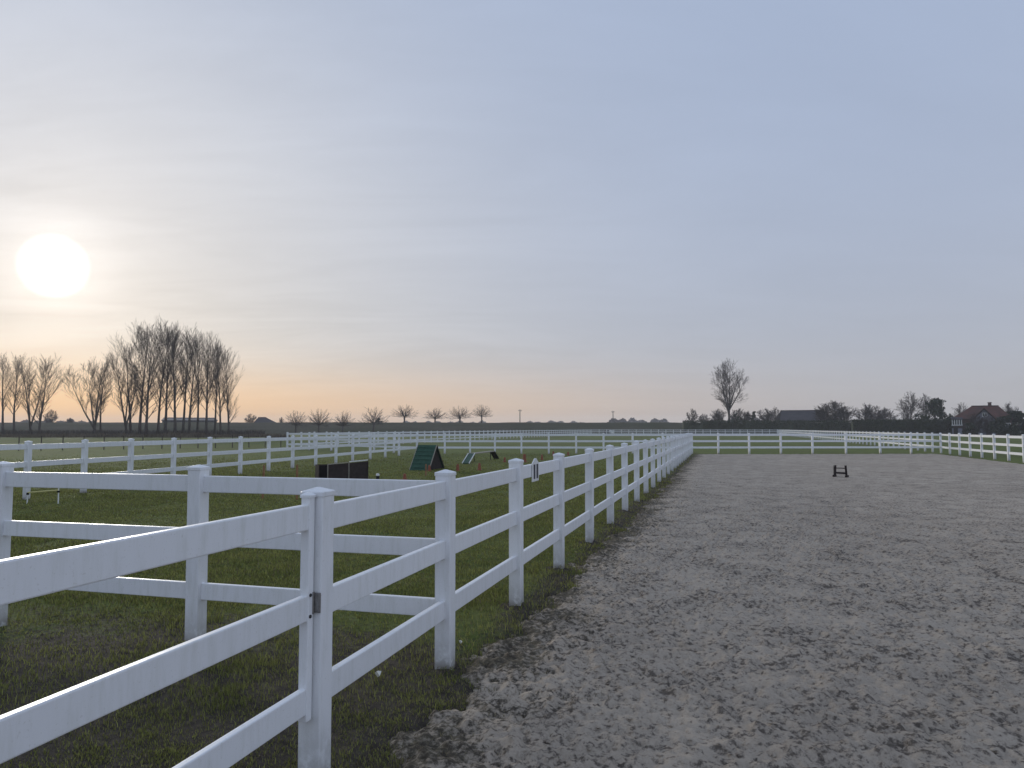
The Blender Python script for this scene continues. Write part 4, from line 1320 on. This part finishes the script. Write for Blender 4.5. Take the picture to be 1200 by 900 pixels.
def red_house():
    d = 178.0; k = d / F
    base = at(1150, d)
    yaw = math.atan((1150 - 600) / F); k *= math.cos(yaw)
    t = thing('brick_house', 'red-roofed brick house with a pale front gable behind the right-hand fence', 'house', base, -yaw)
    def X(px): return (px - 1150) * k
    def Z(py): return zat(py, d)
    xl, xr = X(1116), X(1184)
    eav = Z(490); rid = Z(475.2); dep = 9.0
    # walls
    m = MB().box(((xl + xr) / 2, dep / 2, eav / 2), (xr - xl, dep, eav))
    put('wall', m.mesh('wall', M['brick']), t)
    # main roof: ridge left to right, half-hipped
    ov = 0.45; th = 0.22
    rx0, rx1 = X(1138.5), X(1170)
    e0, e1 = xl - ov, xr + ov
    y0, y1, ym = -ov, dep + ov, dep / 2
    ez = eav - 0.1
    m = MB()
    vs = [(e0, y0, ez), (e1, y0, ez), (e1, y1, ez), (e0, y1, ez), (rx0, ym, rid), (rx1, ym, rid)]
    vs += [(x, y, z - th) for x, y, z in vs[:4]]
    m.add(vs, [(0, 1, 5, 4), (1, 2, 5), (2, 3, 4, 5), (3, 0, 4), (6, 7, 1, 0), (7, 8, 2, 1), (8, 9, 3, 2), (9, 6, 0, 3), (9, 8, 7, 6)])
    rf = put('roof', m.mesh('roof', M['rooftile']), t)
    # ridge tiles, chimney
    put('ridge', MB().bar((rx0 - 0.1, ym, rid + 0.03), (rx1 + 0.1, ym, rid + 0.03), 0.35, 0.16).mesh('ridge', M['darktile']), rf)
    ch = MB().box((X(1160), ym, rid + 0.1), (0.75, 0.6, 1.3)).box((X(1160), ym, rid + 0.8), (0.9, 0.75, 0.14))
    put('chimney', ch.mesh('chimney', M['brick']), rf)
    # front gable (cross wing)
    gx0, gx1, gx = X(1140), X(1165.5), X(1153)
    ga, gf = Z(479.3), -1.5
    ge = Z(491.5)
    m = MB()
    poly = [(gx0, 0), (gx1, 0), (gx1, ge), (gx, ga - 0.15), (gx0, ge)]
    m.prism(poly, lambda u, v: (u, gf, v), lambda u, v: (u, ym - 0.3, v))
    put('gable_wall', m.mesh('gable_wall', M['render']), t)
    slope = (ga - ge) / (gx - gx0)
    def gr(xa, za, xb, zb):
        m = MB(); n = Vector((-(zb - za), 0, xb - xa)).normalized()
        if n.z < 0: n = -n
        p = [Vector((xa, gf - 0.5, za)), Vector((xb, gf - 0.5, zb)), Vector((xb, ym - 0.2, zb)), Vector((xa, ym - 0.2, za))]
        vs = p + [q + n * 0.2 for q in p]
        m.add(vs, [(3, 2, 1, 0), (4, 5, 6, 7), (0, 1, 5, 4), (1, 2, 6, 5), (2, 3, 7, 6), (3, 0, 4, 7)])
        return m
    put('gable_roof', gr(gx0 - 0.7, ge - 0.7 * slope, gx, ga).mesh('gable_roof', M['rooftile']), t)
    put('gable_roof', gr(gx1 + 0.7, ge - 0.7 * slope, gx, ga).mesh('gable_roof', M['rooftile']), t)
    for xa, xb in ((gx0 - 0.7, gx), (gx1 + 0.7, gx)):
        put('bargeboard', MB().bar((xa, gf - 0.53, ge - 0.7 * slope + 0.02), (xb, gf - 0.53, ga + 0.02), 0.06, 0.26).mesh('bargeboard', M['darkwood']), t)
    window(t, (gx + 0.1, gf, Z(486.3)), 0.95, 0.85, 'y', 1)
    window(t, (gx - 0.9, gf, Z(499)), 1.1, 1.2, 'y', 1)
    window(t, (gx + 0.9, gf, Z(499)), 1.1, 1.2, 'y', 1)
    window(t, (X(1172), 0, Z(499)), 1.2, 1.2, 'y', 1)
    window(t, (X(1180), 0, Z(499)), 1.0, 1.2, 'y', 1)
    window(t, (X(1134), 0, Z(499)), 1.0, 1.2, 'y', 1)
    # glazed white-framed porch at the left corner
    px0, px1 = X(1114.5), X(1126.5)
    m = MB().box(((px0 + px1) / 2, -0.9, Z(502) / 2), (px1 - px0, 1.7, Z(502)))
    put('porch_wall', m.mesh('porch_wall', M['render']), t)
    put('porch_beam', MB().box(((px0 + px1) / 2, -0.95, Z(498.2)), (px1 - px0 + 0.2, 1.9, 0.18)).mesh('porch_beam', M['white']), t)
    for kx in range(5):
        xx = px0 + 0.06 + (px1 - px0 - 0.12) * kx / 4
        put('porch_post', MB().bar((xx, -1.7, Z(498)), (xx, -1.7, Z(491.5)), 0.12, 0.12).mesh('porch_post', M['white']), t)
    put('porch_glass', MB().box(((px0 + px1) / 2, -1.62, (Z(498) + Z(491.5)) / 2), (px1 - px0 - 0.1, 0.03, Z(491.5) - Z(498) - 0.1)).mesh('porch_glass', M['glass']), t)
    mb = MB()
    mb.add([(px0 - 0.2, -1.9, Z(491.4)), (px1 + 0.2, -1.9, Z(491.4)), (px1 + 0.2, 0.1, Z(488.6)), (px0 - 0.2, 0.1, Z(488.6)),
            (px0 - 0.2, -1.9, Z(491.9)), (px1 + 0.2, -1.9, Z(491.9)), (px1 + 0.2, 0.1, Z(489.1)), (px0 - 0.2, 0.1, Z(489.1))],
           [(0, 1, 2, 3), (7, 6, 5, 4), (4, 5, 1, 0), (5, 6, 2, 1), (6, 7, 3, 2), (7, 4, 0, 3)])
    put('porch_roof', mb.mesh('porch_roof', M['darktile']), t)
    put('door', MB().box(((px0 + px1) / 2 - 0.3, -1.78, 1.0), (0.9, 0.06, 2.0)).mesh('door', M['darkwood']), t)
    put('gutter', MB().tube([(e0, y0 - 0.08, ez - 0.1), (gx0 - 0.9, y0 - 0.08, ez - 0.1)], [0.08, 0.08], 6).mesh('gutter', M['darkwood']), t)
    put('gutter', MB().tube([(gx1 + 0.9, y0 - 0.08, ez - 0.1), (e1, y0 - 0.08, ez - 0.1)], [0.08, 0.08], 6).mesh('gutter', M['darkwood']), t)
red_house()

def simple_house(name, label, cat, px0, px1, d, ridge_py, eave_py, rpx0, rpx1, wall_m, roof_m, dep, bz=0.0, windows=(), chimney=None):
    pc = (px0 + px1) / 2; yaw = math.atan((pc - 600) / F); k = d / F * math.cos(yaw)
    t = thing(name, label, cat, at(pc, d, bz), -yaw)
    X = lambda p: (p - pc) * k
    rid, eav = zat(ridge_py, d) - bz, zat(eave_py, d) - bz
    x0, x1 = X(px0), X(px1)
    put('wall', MB().box(((x0 + x1) / 2, dep / 2, eav / 2), (x1 - x0 - 0.5, dep - 0.5, eav)).mesh('wall', M[wall_m]), t)
    m = MB(); r0, r1 = X(rpx0), X(rpx1); th = 0.25; y0, y1, ym = -0.4, dep + 0.4, dep / 2
    vs = [(x0, y0, eav), (x1, y0, eav), (x1, y1, eav), (x0, y1, eav), (r0, ym, rid), (r1, ym, rid)]
    vs += [(x, y, z - th) for x, y, z in vs[:4]]
    m.add(vs, [(0, 1, 5, 4), (1, 2, 5), (2, 3, 4, 5), (3, 0, 4), (6, 7, 1, 0), (7, 8, 2, 1), (8, 9, 3, 2), (9, 6, 0, 3), (9, 8, 7, 6)])
    rf = put('roof', m.mesh('roof', M[roof_m]), t)
    put('ridge', MB().bar((r0 - 0.1, ym, rid + 0.04), (r1 + 0.1, ym, rid + 0.04), 0.4, 0.2).mesh('ridge', M['darkwood']), rf)
    if chimney:
        put('chimney', MB().box((X(chimney), ym, rid + 0.4), (0.9, 0.8, 1.8)).mesh('chimney', M['brick']), rf)
    for px in windows:
        window(t, (X(px), 0.25, eav * 0.5), 1.1, 1.2, 'y', 1)
    return t
simple_house('farmhouse', 'long dark hipped farmhouse roof rising above the hedge right of the lone tree', 'farmhouse', 906, 966, 262, 480.6, 494.5, 914, 960, 'brick', 'darktile', 13, windows=(918, 932, 946))
simple_house('farmhouse', 'small low dark farmhouse on the horizon right of the poplar clump', 'farmhouse', 297, 325, 300, 489.0, 495.5, 303, 312, 'brick', 'darktile', 10, windows=(304, 314), chimney=None)
simple_house('barn', 'pale grey barn seen between the trunks of the tall poplars', 'barn', 190, 256, 270, 489.5, 492.5, 192, 254, 'barn', 'barn', 16, windows=(200, 220, 240))

def bale(px, d, m, label):
    t = thing('hay_bale', label, 'bale', at(px, d), 0.4, 'two bales by the distant fence')
    b = MB().lathe([(0.0, -0.6), (0.55, -0.6), (0.62, -0.55), (0.62, 0.55), (0.55, 0.6), (0.0, 0.6)], 14)
    o = put('wrapped_roll', b.mesh('wrapped_roll', M[m], smooth=False), t, (0, 0, 0.61))
    o.rotation_euler = (R(90), 0, 0)
    o2 = put('end_seam', MB().lathe([(0.30, 0.602), (0.30, 0.606), (0.05, 0.61)], 12).mesh('end_seam', M['paper' if m == 'bale' else 'screw']), o)
bale(716, 203, 'bale', 'pale round bale by the distant fence at the foot of the dike')
bale(711, 203.5, 'black', 'dark round bale left of the pale one at the foot of the dike')

# ------------------------------------------------------------------ thin winter haze
def haze():
    m = bpy.data.materials.new('winter_haze'); m.use_nodes = True
    N = NT(m.node_tree); N.n.clear()
    o = N.new('ShaderNodeOutputMaterial'); v = N.new('ShaderNodeVolumePrincipled')
    v.inputs['Color'].default_value = (0.93, 0.94, 0.97, 1)
    v.inputs['Density'].default_value = 0.00045
    v.inputs['Anisotropy'].default_value = 0.2
    N.l.new(v.outputs[0], o.inputs['Volume'])
    mb = MB().box((0, 0, 13.5), (3800, 3800, 31))
    h = put('haze', mb.mesh('haze', m))
    h['kind'] = 'stuff'
haze()
